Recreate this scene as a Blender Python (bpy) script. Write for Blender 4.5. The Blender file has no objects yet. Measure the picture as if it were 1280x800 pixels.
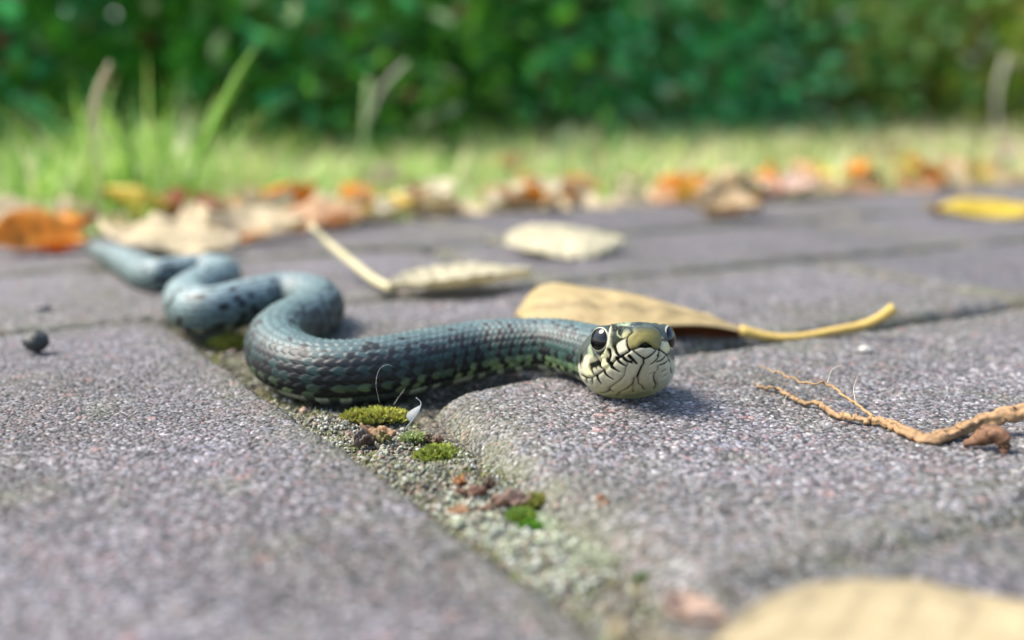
import bpy, math, random
import numpy as np
from mathutils import Vector, Matrix

# ------------------------------------------------------------------ camera, sky, sun, exposure
sc = bpy.context.scene
H = 0.0556                                   # lens height above the paving, metres
FPX, CX, CY = 1400.0, 640.0, 400.0
PITCH = math.atan(275.0 / FPX)
cam_d = bpy.data.cameras.new("camera"); cam = bpy.data.objects.new("camera", cam_d)
sc.collection.objects.link(cam); sc.camera = cam
cam.location = (0, 0, H); cam.rotation_euler = (math.pi / 2 - PITCH, 0, 0)
cam_d.sensor_width = 36; cam_d.lens = 36 * FPX / 1280
cam_d.clip_start = 0.004; cam_d.clip_end = 500
cam_d.dof.use_dof = True; cam_d.dof.focus_distance = 0.2; cam_d.dof.aperture_fstop = 8.2

SUN_EL, SUN_AZ = math.radians(54), math.radians(-86)      # azimuth from +Y (away from the lens), + towards +X
w = bpy.data.worlds.new("World"); sc.world = w; w.use_nodes = True
nt = w.node_tree; bg = nt.nodes["Background"]
sky = nt.nodes.new("ShaderNodeTexSky"); sky.sky_type = 'NISHITA'; sky.sun_disc = False
sky.sun_elevation = SUN_EL; sky.sun_rotation = SUN_AZ
sky.air_density = 1.0; sky.dust_density = 2.0; sky.ozone_density = 1.0
nt.links.new(sky.outputs[0], bg.inputs[0]); bg.inputs[1].default_value = 0.13
sd = bpy.data.lights.new("sun", 'SUN'); sd.energy = 2.9; sd.angle = math.radians(28); sd.color = (1.0, 0.94, 0.82)
so = bpy.data.objects.new("sun", sd); sc.collection.objects.link(so)
dv = Vector((math.sin(SUN_AZ) * math.cos(SUN_EL), math.cos(SUN_AZ) * math.cos(SUN_EL), math.sin(SUN_EL)))
so.rotation_euler = dv.to_track_quat('Z', 'Y').to_euler()
sc.view_settings.view_transform = 'Standard'; sc.view_settings.look = 'None'
sc.view_settings.exposure = 1.6; sc.view_settings.gamma = 1
sc.cycles.use_denoising = True
sc.cycles.max_bounces = 6; sc.cycles.transparent_max_bounces = 6

# ------------------------------------------------------------------ helpers
RNG = np.random.default_rng(7)
random.seed(7)
UP = np.array([0., 0., 1.])

def at(px, py, z=0.0):
    """the point of the place, at height z, that the photograph shows at px, py"""
    x = (px - CX) / FPX; y = (CY - py) / FPX
    c, s = math.cos(PITCH), math.sin(PITCH)
    d = (x, c + y * s, -s + y * c)
    t = (z - H) / d[2]
    return np.array([d[0] * t, d[1] * t, z])

def at_y(px, py, Y):
    x = (px - CX) / FPX; y = (CY - py) / FPX
    c, s = math.cos(PITCH), math.sin(PITCH)
    d = (x, c + y * s, -s + y * c)
    t = Y / d[1]
    return np.array([d[0] * t, Y, H + d[2] * t])

def mesh_np(name, V, F, smooth=True, col=None, mat=None):
    V = np.asarray(V, dtype=np.float32); F = np.asarray(F, dtype=np.int32)
    me = bpy.data.meshes.new(name)
    me.vertices.add(len(V)); me.vertices.foreach_set("co", V.ravel())
    k = F.shape[1]
    me.loops.add(F.size); me.loops.foreach_set("vertex_index", F.ravel())
    me.polygons.add(len(F)); me.polygons.foreach_set("loop_start", np.arange(0, F.size, k, dtype=np.int32))
    me.polygons.foreach_set("loop_total", np.full(len(F), k, dtype=np.int32))
    me.update(calc_edges=True)
    if smooth: me.polygons.foreach_set("use_smooth", np.ones(len(F), dtype=bool))
    if col is not None:
        a = me.color_attributes.new("Col", 'FLOAT_COLOR', 'POINT')
        c = np.ones((len(V), 4), dtype=np.float32); c[:, :col.shape[1]] = col
        a.data.foreach_set("color", c.ravel())
    if mat: me.materials.append(mat)
    return me

def link(name, me, parent=None, loc=(0, 0, 0), rot=None):
    o = bpy.data.objects.new(name, me); sc.collection.objects.link(o)
    o.location = loc
    if rot is not None: o.rotation_euler = rot
    if parent: o.parent = parent
    return o

def tag(o, label=None, cat=None, group=None, kind=None):
    if label: o["label"] = label
    if cat: o["category"] = cat
    if group: o["group"] = group
    if kind: o["kind"] = kind
    return o

def grid_faces(n, m, wrap=False, off=0):
    i = np.arange(n - 1)[:, None]; j = np.arange(m if wrap else m - 1)[None, :]
    a = i * m + j; b = i * m + (j + 1) % m
    F = np.stack([a, b, b + m, a + m], -1).reshape(-1, 4)
    return F + off

def hash01(*k):
    h = np.zeros(np.broadcast(*k).shape)
    for q, v in enumerate(k): h = h + np.asarray(v) * (12.9898, 78.233, 37.719, 91.17)[q]
    return np.modf(np.abs(np.sin(h) * 43758.5453))[0]

def vnoise(x, y, seed=0):
    """smooth value noise on a unit lattice"""
    xi, yi = np.floor(x), np.floor(y); fx, fy = x - xi, y - yi
    fx = fx * fx * (3 - 2 * fx); fy = fy * fy * (3 - 2 * fy)
    h = lambda a, b: hash01(a, b, np.full_like(a, seed))
    return (h(xi, yi) * (1 - fx) + h(xi + 1, yi) * fx) * (1 - fy) + (h(xi, yi + 1) * (1 - fx) + h(xi + 1, yi + 1) * fx) * fy

def fbm(x, y, seed=0, oct=3):
    r = 0; a = 0.5
    for k in range(oct): r = r + a * vnoise(x * 2 ** k, y * 2 ** k, seed + k); a *= .5
    return r / (1 - .5 ** oct)

def crom(P, n):
    """Catmull-Rom through the rows of P, resampled to n points of even spacing"""
    P = np.asarray(P, float); Q = np.vstack([2 * P[0] - P[1], P, 2 * P[-1] - P[-2]])
    out = []
    for i in range(len(P) - 1):
        a, b, c, d = Q[i:i + 4]; t = np.linspace(0, 1, 40, endpoint=False)[:, None]
        out.append(.5 * ((2 * b) + (c - a) * t + (2 * a - 5 * b + 4 * c - d) * t ** 2 + (3 * b - a - 3 * c + d) * t ** 3))
    R = np.vstack(out + [P[-1:]])
    L = np.r_[0, np.cumsum(np.linalg.norm(np.diff(R[:, :3], axis=0), axis=1))]
    if np.isscalar(n): s = np.linspace(0, L[-1], n)
    else: s = n
    return np.stack([np.interp(s, L, R[:, k]) for k in range(R.shape[1])], 1)

def tube(P, rad, seg=8, rough=0.0, seed=1, caps=True):
    """round rod along P (n,3) with radii rad (n)"""
    P = np.asarray(P, float); n = len(P); rad = np.broadcast_to(rad, (n,))
    T = np.gradient(P, axis=0); T /= np.linalg.norm(T, axis=1)[:, None] + 1e-12
    ref = np.array([0.13, 0.21, 1.0]); A = np.cross(T, ref); A /= np.linalg.norm(A, axis=1)[:, None] + 1e-12
    B = np.cross(T, A)
    th = np.linspace(0, 2 * np.pi, seg, endpoint=False)
    r = rad[:, None] * np.ones((1, seg))
    if rough:
        kk_ = np.arange(n)[:, None]; jj_ = np.arange(seg)[None, :] * 2 * np.pi / seg
        r = r * (1 + rough * (.55 * np.sin(3 * jj_ + kk_ * .11 + seed) + .35 * np.sin(5 * jj_ - kk_ * .07) + 1.2 * (vnoise(kk_ * .6 + 0 * jj_, np.cos(jj_) * 1.5 + 5 + 0 * kk_, seed) - .5)))
    V = P[:, None, :] + r[..., None] * (np.cos(th)[None, :, None] * A[:, None, :] + np.sin(th)[None, :, None] * B[:, None, :])
    V = V.reshape(-1, 3); F = grid_faces(n, seg, True)
    if caps:
        V = np.vstack([V, P[0], P[-1]]); a = len(V) - 2; b = a + 1
        j = np.arange(seg); k = (j + 1) % seg
        F = np.vstack([F, np.stack([k, j, np.full(seg, a), np.full(seg, a)], 1), np.stack([(n - 1) * seg + j, (n - 1) * seg + k, np.full(seg, b), np.full(seg, b)], 1)])
    return V, F

def tri_fix(F):
    return F

def merge(parts):
    Vs, Fs, Cs, o = [], [], [], 0
    for p in parts:
        V, F = p[0], p[1]; Vs.append(V); Fs.append(F + o); o += len(V)
        if len(p) > 2: Cs.append(p[2])
    return np.vstack(Vs), np.vstack(Fs), (np.vstack(Cs) if Cs else None)

def clean_mesh(name, V, F, **k):
    """quads whose last corner repeats become triangles"""
    deg = F[:, 2] == F[:, 3]
    if not deg.any(): return mesh_np(name, V, F, **k)
    T = np.vstack([F[deg][:, :3], F[~deg][:, [0, 1, 2]], F[~deg][:, [0, 2, 3]]])
    return mesh_np(name, V, T, **k)

# ------------------------------------------------------------------ materials
class N:
    def __init__(s, name):
        s.m = bpy.data.materials.new(name); s.m.use_nodes = True; s.t = s.m.node_tree
        s.b = s.t.nodes["Principled BSDF"]; s.out = s.t.nodes["Material Output"]
    def n(s, typ, **k):
        x = s.t.nodes.new(typ)
        for a, v in k.items():
            if a.startswith('i_'):
                x.inputs[a[2:].replace('_', ' ')].default_value = v
            else: setattr(x, a, v)
        return x
    def l(s, a, b): s.t.links.new(a, b)
    def mix(s, f, a, b, mode='MIX'):
        x = s.t.nodes.new("ShaderNodeMix"); x.data_type = 'RGBA'; x.blend_type = mode
        for sock, v in ((x.inputs[0], f), (x.inputs[6], a), (x.inputs[7], b)):
            if hasattr(v, 'links'): s.l(v, sock)
            else: sock.default_value = v if not isinstance(v, tuple) else (*v, 1)[:4]
        return x.outputs[2]
    def math(s, op, a, b=None, c=None):
        x = s.t.nodes.new("ShaderNodeMath"); x.operation = op
        for i, v in enumerate((a, b, c)):
            if v is None: continue
            if hasattr(v, 'links'): s.l(v, x.inputs[i])
            else: x.inputs[i].default_value = v
        return x.outputs[0]
    def ramp(s, f, stops, interp='LINEAR'):
        x = s.t.nodes.new("ShaderNodeValToRGB"); x.color_ramp.interpolation = interp
        e = x.color_ramp.elements
        while len(e) < len(stops): e.new(0.5)
        for el, (p, c) in zip(e, stops): el.position = p; el.color = (*c, 1)
        s.l(f, x.inputs[0]); return x.outputs[0]

def concrete(name, tint, green=0.25, disp=0.00042, seed=0.0, grain=1280.0):
    m = N(name)
    tc = m.n("ShaderNodeTexCoord"); oi = m.n("ShaderNodeObjectInfo")
    mp = m.n("ShaderNodeVectorMath", operation='ADD'); m.l(tc.outputs['Object'], mp.inputs[0])
    cb = m.n("ShaderNodeCombineXYZ"); m.l(oi.outputs['Random'], cb.inputs[0]); m.l(oi.outputs['Random'], cb.inputs[1]); m.l(cb.outputs[0], mp.inputs[1])
    co = mp.outputs[0]
    wn = m.n("ShaderNodeTexNoise", i_Scale=900.0, i_Detail=1.0); m.l(co, wn.inputs['Vector'])
    wv = m.n("ShaderNodeVectorMath", operation='MULTIPLY_ADD'); m.l(wn.outputs['Color'], wv.inputs[0]); wv.inputs[1].default_value = (.0005,) * 3; m.l(co, wv.inputs[2])
    v1 = m.n("ShaderNodeTexVoronoi", i_Scale=grain); m.l(wv.outputs[0], v1.inputs['Vector'])
    v2 = m.n("ShaderNodeTexVoronoi", i_Scale=330.0); m.l(wv.outputs[0], v2.inputs['Vector'])
    v3 = m.n("ShaderNodeTexVoronoi", i_Scale=2600.0); m.l(wv.outputs[0], v3.inputs['Vector'])
    s1 = m.n("ShaderNodeSeparateColor"); m.l(v1.outputs['Color'], s1.inputs[0])
    s2 = m.n("ShaderNodeSeparateColor"); m.l(v2.outputs['Color'], s2.inputs[0])
    k = tint
    g = lambda a, r=1, gg=1, b=1: (a * r * k[0], a * gg * k[1], a * b * k[2])
    c1 = m.ramp(s1.outputs[0], [(0.0, g(.07)), (.14, g(.13)), (.28, g(.21)), (.42, g(.17, 1.12, .96, .98)), (.55, g(.27)), (.66, g(.24, 1.28, .9, .88)), (.73, g(.35)), (.82, g(.30, .95, .98, 1.12)), (.91, g(.44)), (.97, g(.66))], 'CONSTANT')
    c2 = m.ramp(s2.outputs[0], [(0.0, g(.42, 1.35, .86, .8)), (.3, g(.6)), (.55, g(.3, .9, .98, 1.15)), (.8, g(.1))], 'CONSTANT')
    big = m.math('MULTIPLY', m.math('GREATER_THAN', s2.outputs[1], .87), m.math('LESS_THAN', v2.outputs['Distance'], .40))
    col = m.mix(m.math('MULTIPLY', big, .65), c1, c2)
    # grime, algae and worn tone in large soft patches
    n1 = m.n("ShaderNodeTexNoise", i_Scale=22.0, i_Detail=5.0, i_Roughness=.62); m.l(co, n1.inputs['Vector'])
    n2 = m.n("ShaderNodeTexNoise", i_Scale=70.0, i_Detail=4.0); m.l(co, n2.inputs['Vector'])
    f1 = m.ramp(n1.outputs[0], [(.35, (0, 0, 0)), (.66, (1, 1, 1))])
    col = m.mix(m.math('MULTIPLY', f1, .75), col, m.mix(1.0, col, (.60, .60, .46), 'MULTIPLY'))
    tone = m.ramp(oi.outputs['Random'], [(0, (.82, .80, .84)), (.5, (1.0, .97, .97)), (1, (1.12, 1.12, 1.1))]); col = m.mix(1.0, col, tone, 'MULTIPLY')
    f2 = m.ramp(n2.outputs[0], [(.56, (0, 0, 0)), (.74, (1, 1, 1))])
    col = m.mix(m.math('MULTIPLY', f2, green), col, (.13, .15, .06))
    f3 = m.ramp(n2.outputs[0], [(.22, (1, 1, 1)), (.40, (0, 0, 0))])
    col = m.mix(m.math('MULTIPLY', f3, .35), col, (.22, .13, .12))
    at_ = m.n("ShaderNodeVertexColor"); at_.layer_name = "Col"; sc_ = m.n("ShaderNodeSeparateColor"); m.l(at_.outputs[0], sc_.inputs[0])
    n5 = m.n("ShaderNodeTexNoise", i_Scale=160.0, i_Detail=4.0); m.l(co, n5.inputs['Vector'])
    dk = m.math('MULTIPLY', sc_.outputs[0], m.ramp(n5.outputs[0], [(.3, (.35,) * 3), (.65, (1, 1, 1))]))
    col = m.mix(m.math('MULTIPLY', dk, .62), col, m.mix(n5.outputs[0], (.06, .055, .03), (.16, .17, .07)))
    pit = m.ramp(v1.outputs['Distance'], [(.45, (1, 1, 1)), (.82, (.20, .19, .18))]); col = m.mix(1.0, col, pit, 'MULTIPLY')
    m.l(col, m.b.inputs['Base Color'])
    m.b.inputs['Roughness'].default_value = .68; m.b.inputs['Specular IOR Level'].default_value = .5
    # relief: every grain stands proud by its own amount
    h = m.math('SUBTRACT', 1.0, m.math('MULTIPLY', v1.outputs['Distance'], 1.25))
    h = m.math('MULTIPLY', h, m.math('ADD', m.math('MULTIPLY', s1.outputs[1], .9), .35))
    h = m.math('ADD', h, m.math('MULTIPLY', big, .5))
    h = m.math('SUBTRACT', h, m.math('MULTIPLY', v3.outputs['Distance'], .22))
    n4 = m.n("ShaderNodeTexNoise", i_Scale=260.0, i_Detail=2.0); m.l(co, n4.inputs['Vector'])
    h = m.math('ADD', h, m.math('MULTIPLY', n4.outputs[0], 1.3))
    d = m.n("ShaderNodeDisplacement", i_Midlevel=1.1, i_Scale=disp); m.l(h, d.inputs['Height']); m.l(d.outputs[0], m.out.inputs['Displacement'])
    m.m.displacement_method = 'BOTH'
    return m.m

MAT = {}
MAT['paver'] = concrete('paver concrete', (.62, .59, .635))
MAT['joint'] = concrete('joint grit', (.5, .45, .34), green=.35, disp=.0005, grain=900.0)

def simple(name, rgb, rough=.6, spec=.5, var=.25, scale=200.0, bump=0.0, trans=0.0, coat=0.0):
    m = N(name); tc = m.n("ShaderNodeTexCoord")
    n = m.n("ShaderNodeTexNoise", i_Scale=scale, i_Detail=4.0); m.l(tc.outputs['Object'], n.inputs['Vector'])
    dark = tuple(c * (1 - var) for c in rgb); lite = tuple(min(1, c * (1 + var)) for c in rgb)
    c = m.ramp(n.outputs[0], [(.3, dark), (.7, lite)])
    m.l(c, m.b.inputs['Base Color']); m.b.inputs['Roughness'].default_value = rough
    m.b.inputs['Specular IOR Level'].default_value = spec; m.b.inputs['Coat Weight'].default_value = coat
    if bump:
        b = m.n("ShaderNodeBump", i_Strength=.8, i_Distance=bump); m.l(n.outputs[0], b.inputs['Height']); m.l(b.outputs[0], m.b.inputs['Normal'])
    if trans:
        tr = m.n("ShaderNodeBsdfTranslucent"); m.l(c, tr.inputs[0]); mx = m.n("ShaderNodeMixShader"); mx.inputs[0].default_value = trans
        m.l(m.b.outputs[0], mx.inputs[1]); m.l(tr.outputs[0], mx.inputs[2]); m.l(mx.outputs[0], m.out.inputs[0])
    return m.m

def vcol(name, rough=.5, spec=.5, trans=0.0, coat=0.0, coat_rough=.2, noise=(400., .25), bump=0.0):
    m = N(name); a = m.n("ShaderNodeVertexColor"); a.layer_name = "Col"
    tc = m.n("ShaderNodeTexCoord"); n = m.n("ShaderNodeTexNoise", i_Scale=noise[0], i_Detail=4.0); m.l(tc.outputs['Object'], n.inputs['Vector'])
    k = m.ramp(n.outputs[0], [(.3, (1 - noise[1],) * 3), (.7, (1 + 0 * noise[1],) * 3)])
    c = m.mix(1.0, a.outputs[0], k, 'MULTIPLY')
    m.l(c, m.b.inputs['Base Color']); m.b.inputs['Roughness'].default_value = rough; m.b.inputs['Specular IOR Level'].default_value = spec
    if coat: m.l(m.math('MULTIPLY', a.outputs[1], coat), m.b.inputs['Coat Weight']); m.l(m.math('MULTIPLY', a.outputs[1], spec), m.b.inputs['Specular IOR Level'])
    m.b.inputs['Coat Roughness'].default_value = coat_rough
    if bump:
        b = m.n("ShaderNodeBump", i_Strength=.7, i_Distance=bump); m.l(n.outputs[0], b.inputs['Height']); m.l(b.outputs[0], m.b.inputs['Normal'])
    if trans:
        tr = m.n("ShaderNodeBsdfTranslucent"); m.l(c, tr.inputs[0]); mx = m.n("ShaderNodeMixShader"); mx.inputs[0].default_value = trans
        m.l(m.b.outputs[0], mx.inputs[1]); m.l(tr.outputs[0], mx.inputs[2]); m.l(mx.outputs[0], m.out.inputs[0])
    return m.m

MAT['soil'] = simple('dark soil', (.10, .085, .06), rough=.9, scale=60, var=.5, bump=.003)
MAT['bed'] = simple('bedding sand', (.13, .12, .10), rough=.9, scale=500, var=.6, bump=.0008)
MAT['leaf'] = vcol('dry leaf', rough=.5, spec=.35, trans=.42, noise=(260., .22), bump=.0004)
MAT['grass'] = vcol('grass blade', rough=.4, spec=.5, trans=.35, noise=(60., .2))
MAT['foliage'] = vcol('green foliage', rough=.5, spec=.25, trans=.5, noise=(30., .15))
MAT['moss'] = vcol('moss', rough=.8, spec=.2, trans=.3, noise=(900., .3))
MAT['bark'] = vcol('root bark', rough=.7, spec=.3, noise=(1500., .35), bump=.0003)
MAT['stone'] = vcol('grit stones', rough=.6, spec=.5, noise=(2500., .3))
MAT['snake'] = vcol('snake scales', rough=.56, spec=.6, coat=.14, coat_rough=.45, noise=(1500., .14))
MAT['white'] = simple('white down', (.40, .42, .42), rough=.5, var=.1, trans=.6)

# ------------------------------------------------------------------ paving
AC = np.array([.869, .494]); AN = np.array([-.494, .869])      # across / along the joint the snake lies in
O = at(515, 488)[:2]                                            # back left corner of the paver under the head
def uv(u, v): return O + u * AC + v * AN                        # metres
PV = .1
pavement = link("pavement", None)
EDGE_V = .305

def paver(quad, res, r=.004, rc=.006, r0=None, sink=0.0, tilt=(0, 0), seed=0, wear=.0007):
    """quad: four corners (world xy) front-left, front-right, back-right, back-left; heightfield with rounded worn edges"""
    quad = np.array(quad, float); e = .0012
    c = quad.mean(0)
    L = np.linalg.norm(quad[1] - quad[0]); W = np.linalg.norm(quad[3] - quad[0])
    nu, nv = int((L + 2 * e) / res) + 1, int((W + 2 * e) / res) + 1
    U, V = np.meshgrid(np.linspace(-e / L, 1 + e / L, nu), np.linspace(-e / W, 1 + e / W, nv))
    xy = ((1 - U)[..., None] * (1 - V)[..., None] * quad[0] + U[..., None] * (1 - V)[..., None] * quad[1]
          + U[..., None] * V[..., None] * quad[2] + (1 - U)[..., None] * V[..., None] * quad[3])
    # rounded box distance inside the quad, in metres
    x = np.abs(U - .5) * L; y = np.abs(V - .5) * W
    qx = x - (L / 2 - rc); qy = y - (W / 2 - rc)
    sdf = np.hypot(np.maximum(qx, 0), np.maximum(qy, 0)) + np.minimum(np.maximum(qx, qy), 0) - rc
    d = -sdf + (fbm(xy[..., 0] * 120, xy[..., 1] * 120, seed) - .5) * .0022
    rr = r * (1 + .5 * (fbm(xy[..., 0] * 25, xy[..., 1] * 25, seed + 5) - .5))
    if r0: k_ = np.clip((U * L - .012) / .02, 0, 1) * np.clip((V * W - .012) / .02, 0, 1); rr = rr * (1 - k_) + r0 * k_
    t = np.clip(1 - d / rr, 0, 1)
    drop = rr * (1 - np.sqrt(1 - np.clip(t, 0, .999) ** 2))
    z = -drop + (fbm(xy[..., 0] * 30, xy[..., 1] * 30, seed + 9) - .5) * wear * 2 - sink
    z = np.where(d < 0, -.03, z)
    z += ((xy - c) @ np.array(tilt))
    V3 = np.dstack([xy - c, z]).reshape(-1, 3)
    dirt = np.exp(-np.maximum(d, 0) / (.0028 + rr * .9)) * (.5 + fbm(xy[..., 0] * 60, xy[..., 1] * 60, seed + 2))
    me = mesh_np("paver", V3, grid_faces(nv, nu), mat=MAT['paver'], col=np.repeat(np.clip(dirt, 0, 1).reshape(-1, 1), 3, axis=1))
    return link("paver", me, pavement, (c[0], c[1], 0))

g = .0035
# the paver under the head: skewed a little, its left edge heavily worn
fl = at(868, 772)[:2]; bl = O + .001 * AC
paver([fl, fl + .196 * AC + .004 * AN, bl + .197 * AC, bl], .00042, r=.009, rc=.011, r0=.0036, seed=3)
# the paver left of the joint
def J(py): # left lip of the joint
    return at(CX + 0, py)
jl0 = at(780, 800)[:2]; jl1 = at(205, 397)[:2]
jd = (jl1 - jl0) / np.linalg.norm(jl1 - jl0)
def jleft(v):   # the point of the left lip whose along coordinate is v
    a = (jl0 - O) @ AN; b = jd @ AN
    return jl0 + jd * ((v - a) / b)
vB = float((jl1 - O) @ AN)
A0, A1 = jleft(vB - .222), jleft(vB)
paver([A0 - .097 * AC, A0, A1, A1 - .097 * AC], .00045, r=.0034, rc=.004, seed=11, sink=0.0)
def jrow(v0, v1, res, seed, lens=.197):
    a, b = jleft(v0), jleft(v1)
    paver([a - lens * AC, a, b, b - lens * AC], res, r=.0035, rc=.004, seed=seed)
jrow(vB + g, vB + .100, .0011, 21)
jrow(vB + .1 + g, vB + .2, .0014, 22)
# rows beyond the joint behind the head
def row(v0, v1, start, n, res, seed, lens=.197):
    for k in range(n):
        u0 = start + k * (lens + g)
        paver([uv(u0, v0), uv(u0 + lens, v0), uv(u0 + lens, v1), uv(u0, v1)], res, r=.0045, rc=.005, seed=seed + k,
              sink=random.uniform(0, .0006), tilt=(random.uniform(-.004, .004), random.uniform(-.004, .004)))
row(.0098, .0985, -.002, 1, .0008, 31)
row(.0098, .0985, .199, 2, .0012, 32)
row(.1035, .1985, -.044, 1, .0011, 41, lens=.137)
row(.1035, .1985, .0965, 3, .0014, 42)
row(.2035, EDGE_V, -.065, 4, .0016, 51)
# out of the frame: the pavers nearer the lens, right and left
row(-.2, -.1005, -.02, 2, .0016, 61)
row(-.0985, -.003, .203, 1, .0016, 64)
paver([A0 - .097 * AC - .1 * AN, A0 - .1 * AN, A0 - g * AN, A0 - .097 * AC - g * AN], .0016, seed=71)
for k in range(3):
    b = A0 - (.1005 + .0) * AC
    paver([b - .097 * AC + (k - 1) * .2 * AN, b + (k - 1) * .2 * AN, b + ((k) * .2 - .003) * AN, b - .097 * AC + (k * .2 - .003) * AN], .002, seed=73 + k)
jb = jleft(vB + g) - .2005 * AC
for k in range(2):
    b = jb + k * .1 * AN
    paver([b - .197 * AC, b, b + .0965 * AN, b - .197 * AC + .0965 * AN], .002, seed=81 + k)

bed = clean_mesh("bedding", np.array([[-2.2, -.6, -.0125], [3.2, -.6, -.0125], [3.2, 2, -.0125], [-2.2, 2, -.0125]]), np.array([[0, 1, 2, 3]]), mat=MAT['bed'])
# bedding lies only under the paving
q = [uv(-.6, -.5), uv(1.1, -.5), uv(1.1, EDGE_V + .004), uv(-.6, EDGE_V + .004)]
bed = clean_mesh("joint_sand", np.array([[*p, -.0105] for p in q]), np.array([[0, 1, 2, 3]]), mat=MAT['bed'])
pavement.name = "pavement_group"
sc.collection.objects.link
pv = link("pavement", bed); tag(pv, kind='structure', label="dry grey sand bed under and between the concrete paving blocks")
for c in list(pavement.children): c.parent = pv
bpy.data.objects.remove(pavement); pavement = pv

# ---- the mossy grit that fills the wide joint under the snake, and the joint behind the head
def fill_h(u, v):
    return -.0042 + (fbm(u * 110, v * 110, 77) - .5) * .003 + (fbm(u * 420, v * 420, 78) - .5) * .0012
def joint_strip(name, u0, u1, v0, v1, res, par=True, dz=0.0):
    nu, nv = int((u1 - u0) / res) + 1, int((v1 - v0) / res) + 1
    U, V = np.meshgrid(np.linspace(u0, u1, nu), np.linspace(v0, v1, nv))
    # follow the lip of the joint
    base = np.array([0, 0])
    jl = (jl0 - O); uu = (jl @ AC) + (V - jl @ AN) * (jd @ AC) / (jd @ AN) if par else 0 * V
    X = O + (U + uu)[..., None] * AC + V[..., None] * AN
    z = fill_h(U + uu, V) + dz
    me = mesh_np(name, np.dstack([X, z]).reshape(-1, 3), grid_faces(nv, nu), mat=MAT['joint'], col=np.full((nu * nv, 3), .35))
    o = link(name, me, pavement); o["kind"] = "stuff"; return o
tag(joint_strip("joint_grit", -.004, .034, -.125, .03, .00045), label="pale sandy grit packed in the wide open joint")
joint_strip("joint_grit", -.004, .026, .03, .32, .0012)
joint_strip("joint_grit", .0, .42, -.006, .016, .0008, par=False, dz=-.0065)

# ------------------------------------------------------------------ ground beyond the paving
def ground_z(v, u):
    return -.004 + .0 * v
gv = np.array([[*uv(-60, EDGE_V + .002), -.006], [*uv(60, EDGE_V + .002), -.006], [*uv(60, 90), -.006], [*uv(-60, 90), -.006]])
gm = N('grassy soil'); tc = gm.n("ShaderNodeTexCoord"); nn = gm.n("ShaderNodeTexNoise", i_Scale=14.0, i_Detail=6.0, i_Roughness=.7); gm.l(tc.outputs['Object'], nn.inputs['Vector'])
cc = gm.ramp(nn.outputs[0], [(.3, (.05, .055, .02)), (.5, (.09, .12, .03)), (.62, (.17, .16, .07)), (.75, (.13, .09, .05))]); gm.l(cc, gm.b.inputs['Base Color']); gm.b.inputs['Roughness'].default_value = .95
ground = link("ground", clean_mesh("ground", gv, np.array([[0, 1, 2, 3]]), mat=gm.m)); tag(ground, "grassy soil running back from the paving to the hedge", kind='structure')
g2 = np.array([[-40, -40, -.045], [40, -40, -.045], [40, 2, -.045], [-40, 2, -.045]])
sub = link("soil", clean_mesh("soil", g2, np.array([[0, 1, 2, 3]]), mat=MAT['soil'])); tag(sub, "bare soil beneath the paving", kind='structure')

# ------------------------------------------------------------------ snake
# stations behind the snout tip, mm: distance, half width, top, bottom, squareness
ST = np.array([
    (0.0, 0.25, 1.35, .75, 2.0), (.25, 1.5, 2.5, -.35, 2.2), (.8, 2.45, 3.35, -1.35, 2.4), (1.8, 3.3, 4.0, -2.4, 2.5),
    (3.2, 4.15, 4.55, -3.4, 2.6), (5.0, 5.0, 5.0, -4.4, 2.7), (7.0, 5.75, 5.5, -5.3, 2.7), (9.2, 6.4, 5.85, -6.1, 2.6),
    (12, 7.5, 6.0, -6.9, 2.5), (15, 8.8, 6.0, -7.4, 2.4), (18, 9.3, 6.0, -7.6, 2.3), (21.5, 8.5, 5.8, -7.0, 2.2),
    (25, 7.2, 5.8, -6.3, 2.1)]) * np.array([.98, .99, .98, .97, 1]) * np.array([.001, .001, .001, .001, 1])
TIP = at_y(807, 434, .192)
BK = np.array([math.sin(math.radians(-7.5)) * math.cos(math.radians(20)), math.cos(math.radians(-7.5)) * math.cos(math.radians(20)), -math.sin(math.radians(20))])
HS_LEN = .0205
HX = np.cross(BK, UP); HX /= np.linalg.norm(HX)            # the snake's left... image right
HZ = np.cross(HX, BK)
def hloc(P): # world -> head coordinates (x image right, s back, z up), metres
    D = np.asarray(P) - TIP
    return np.stack([D @ HX, D @ BK, D @ HZ], -1)
def hworld(x, s, z): return TIP + x * HX + s * BK + z * HZ
#           px   py    z(mm)  r(mm)
COURSE = [(705, 433, 6.0, 5.5), (672, 431, 5.6, 5.5), (632, 433, 5.0, 5.8), (592, 438, 4.2, 6.1), (530, 450, 3.4, 6.3), (467, 462, 3.0, 6.4),
          (414, 465, 3.0, 6.35), (375, 458, 3.4, 6.3), (350, 443, 4.0, 6.3), (346, 427, 4.6, 6.3), (360, 411, 5, 6.2), (385, 397, 5.2, 6.2), (397, 384, 5.4, 6.2),
          (386, 373, 5.6, 6.1), (352, 370, 5.6, 6.1), (310, 378, 5.2, 6.0), (270, 387, 4.9, 5.9), (243, 386, 4.7, 5.8), (234, 373, 4.6, 5.7),
          (254, 358, 4.8, 5.6), (272, 350, 4.8, 5.5), (276, 343, 4.8, 5.4), (256, 339, 4.8, 5.3), (225, 342, 4.6, 5.3), (195, 345, 4.4, 5.2),
          (172, 337, 4.0, 4.9), (152, 326, 3.4, 4.3), (132, 317, 2.4, 3.3), (114, 310, .8, 2.1), (98, 303, -1.0, .8)]
pts = [np.r_[TIP + BK * s, .006] for s in (0, .007, .014, HS_LEN)]
for (px, py, z, r) in COURSE: pts.append(np.r_[at(px, py, z / 1000), r / 1000])
dense = crom(pts, 6000)
Ld = np.r_[0, np.cumsum(np.linalg.norm(np.diff(dense[:, :3], axis=0), axis=1))]
TOT = Ld[-1]
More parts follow.
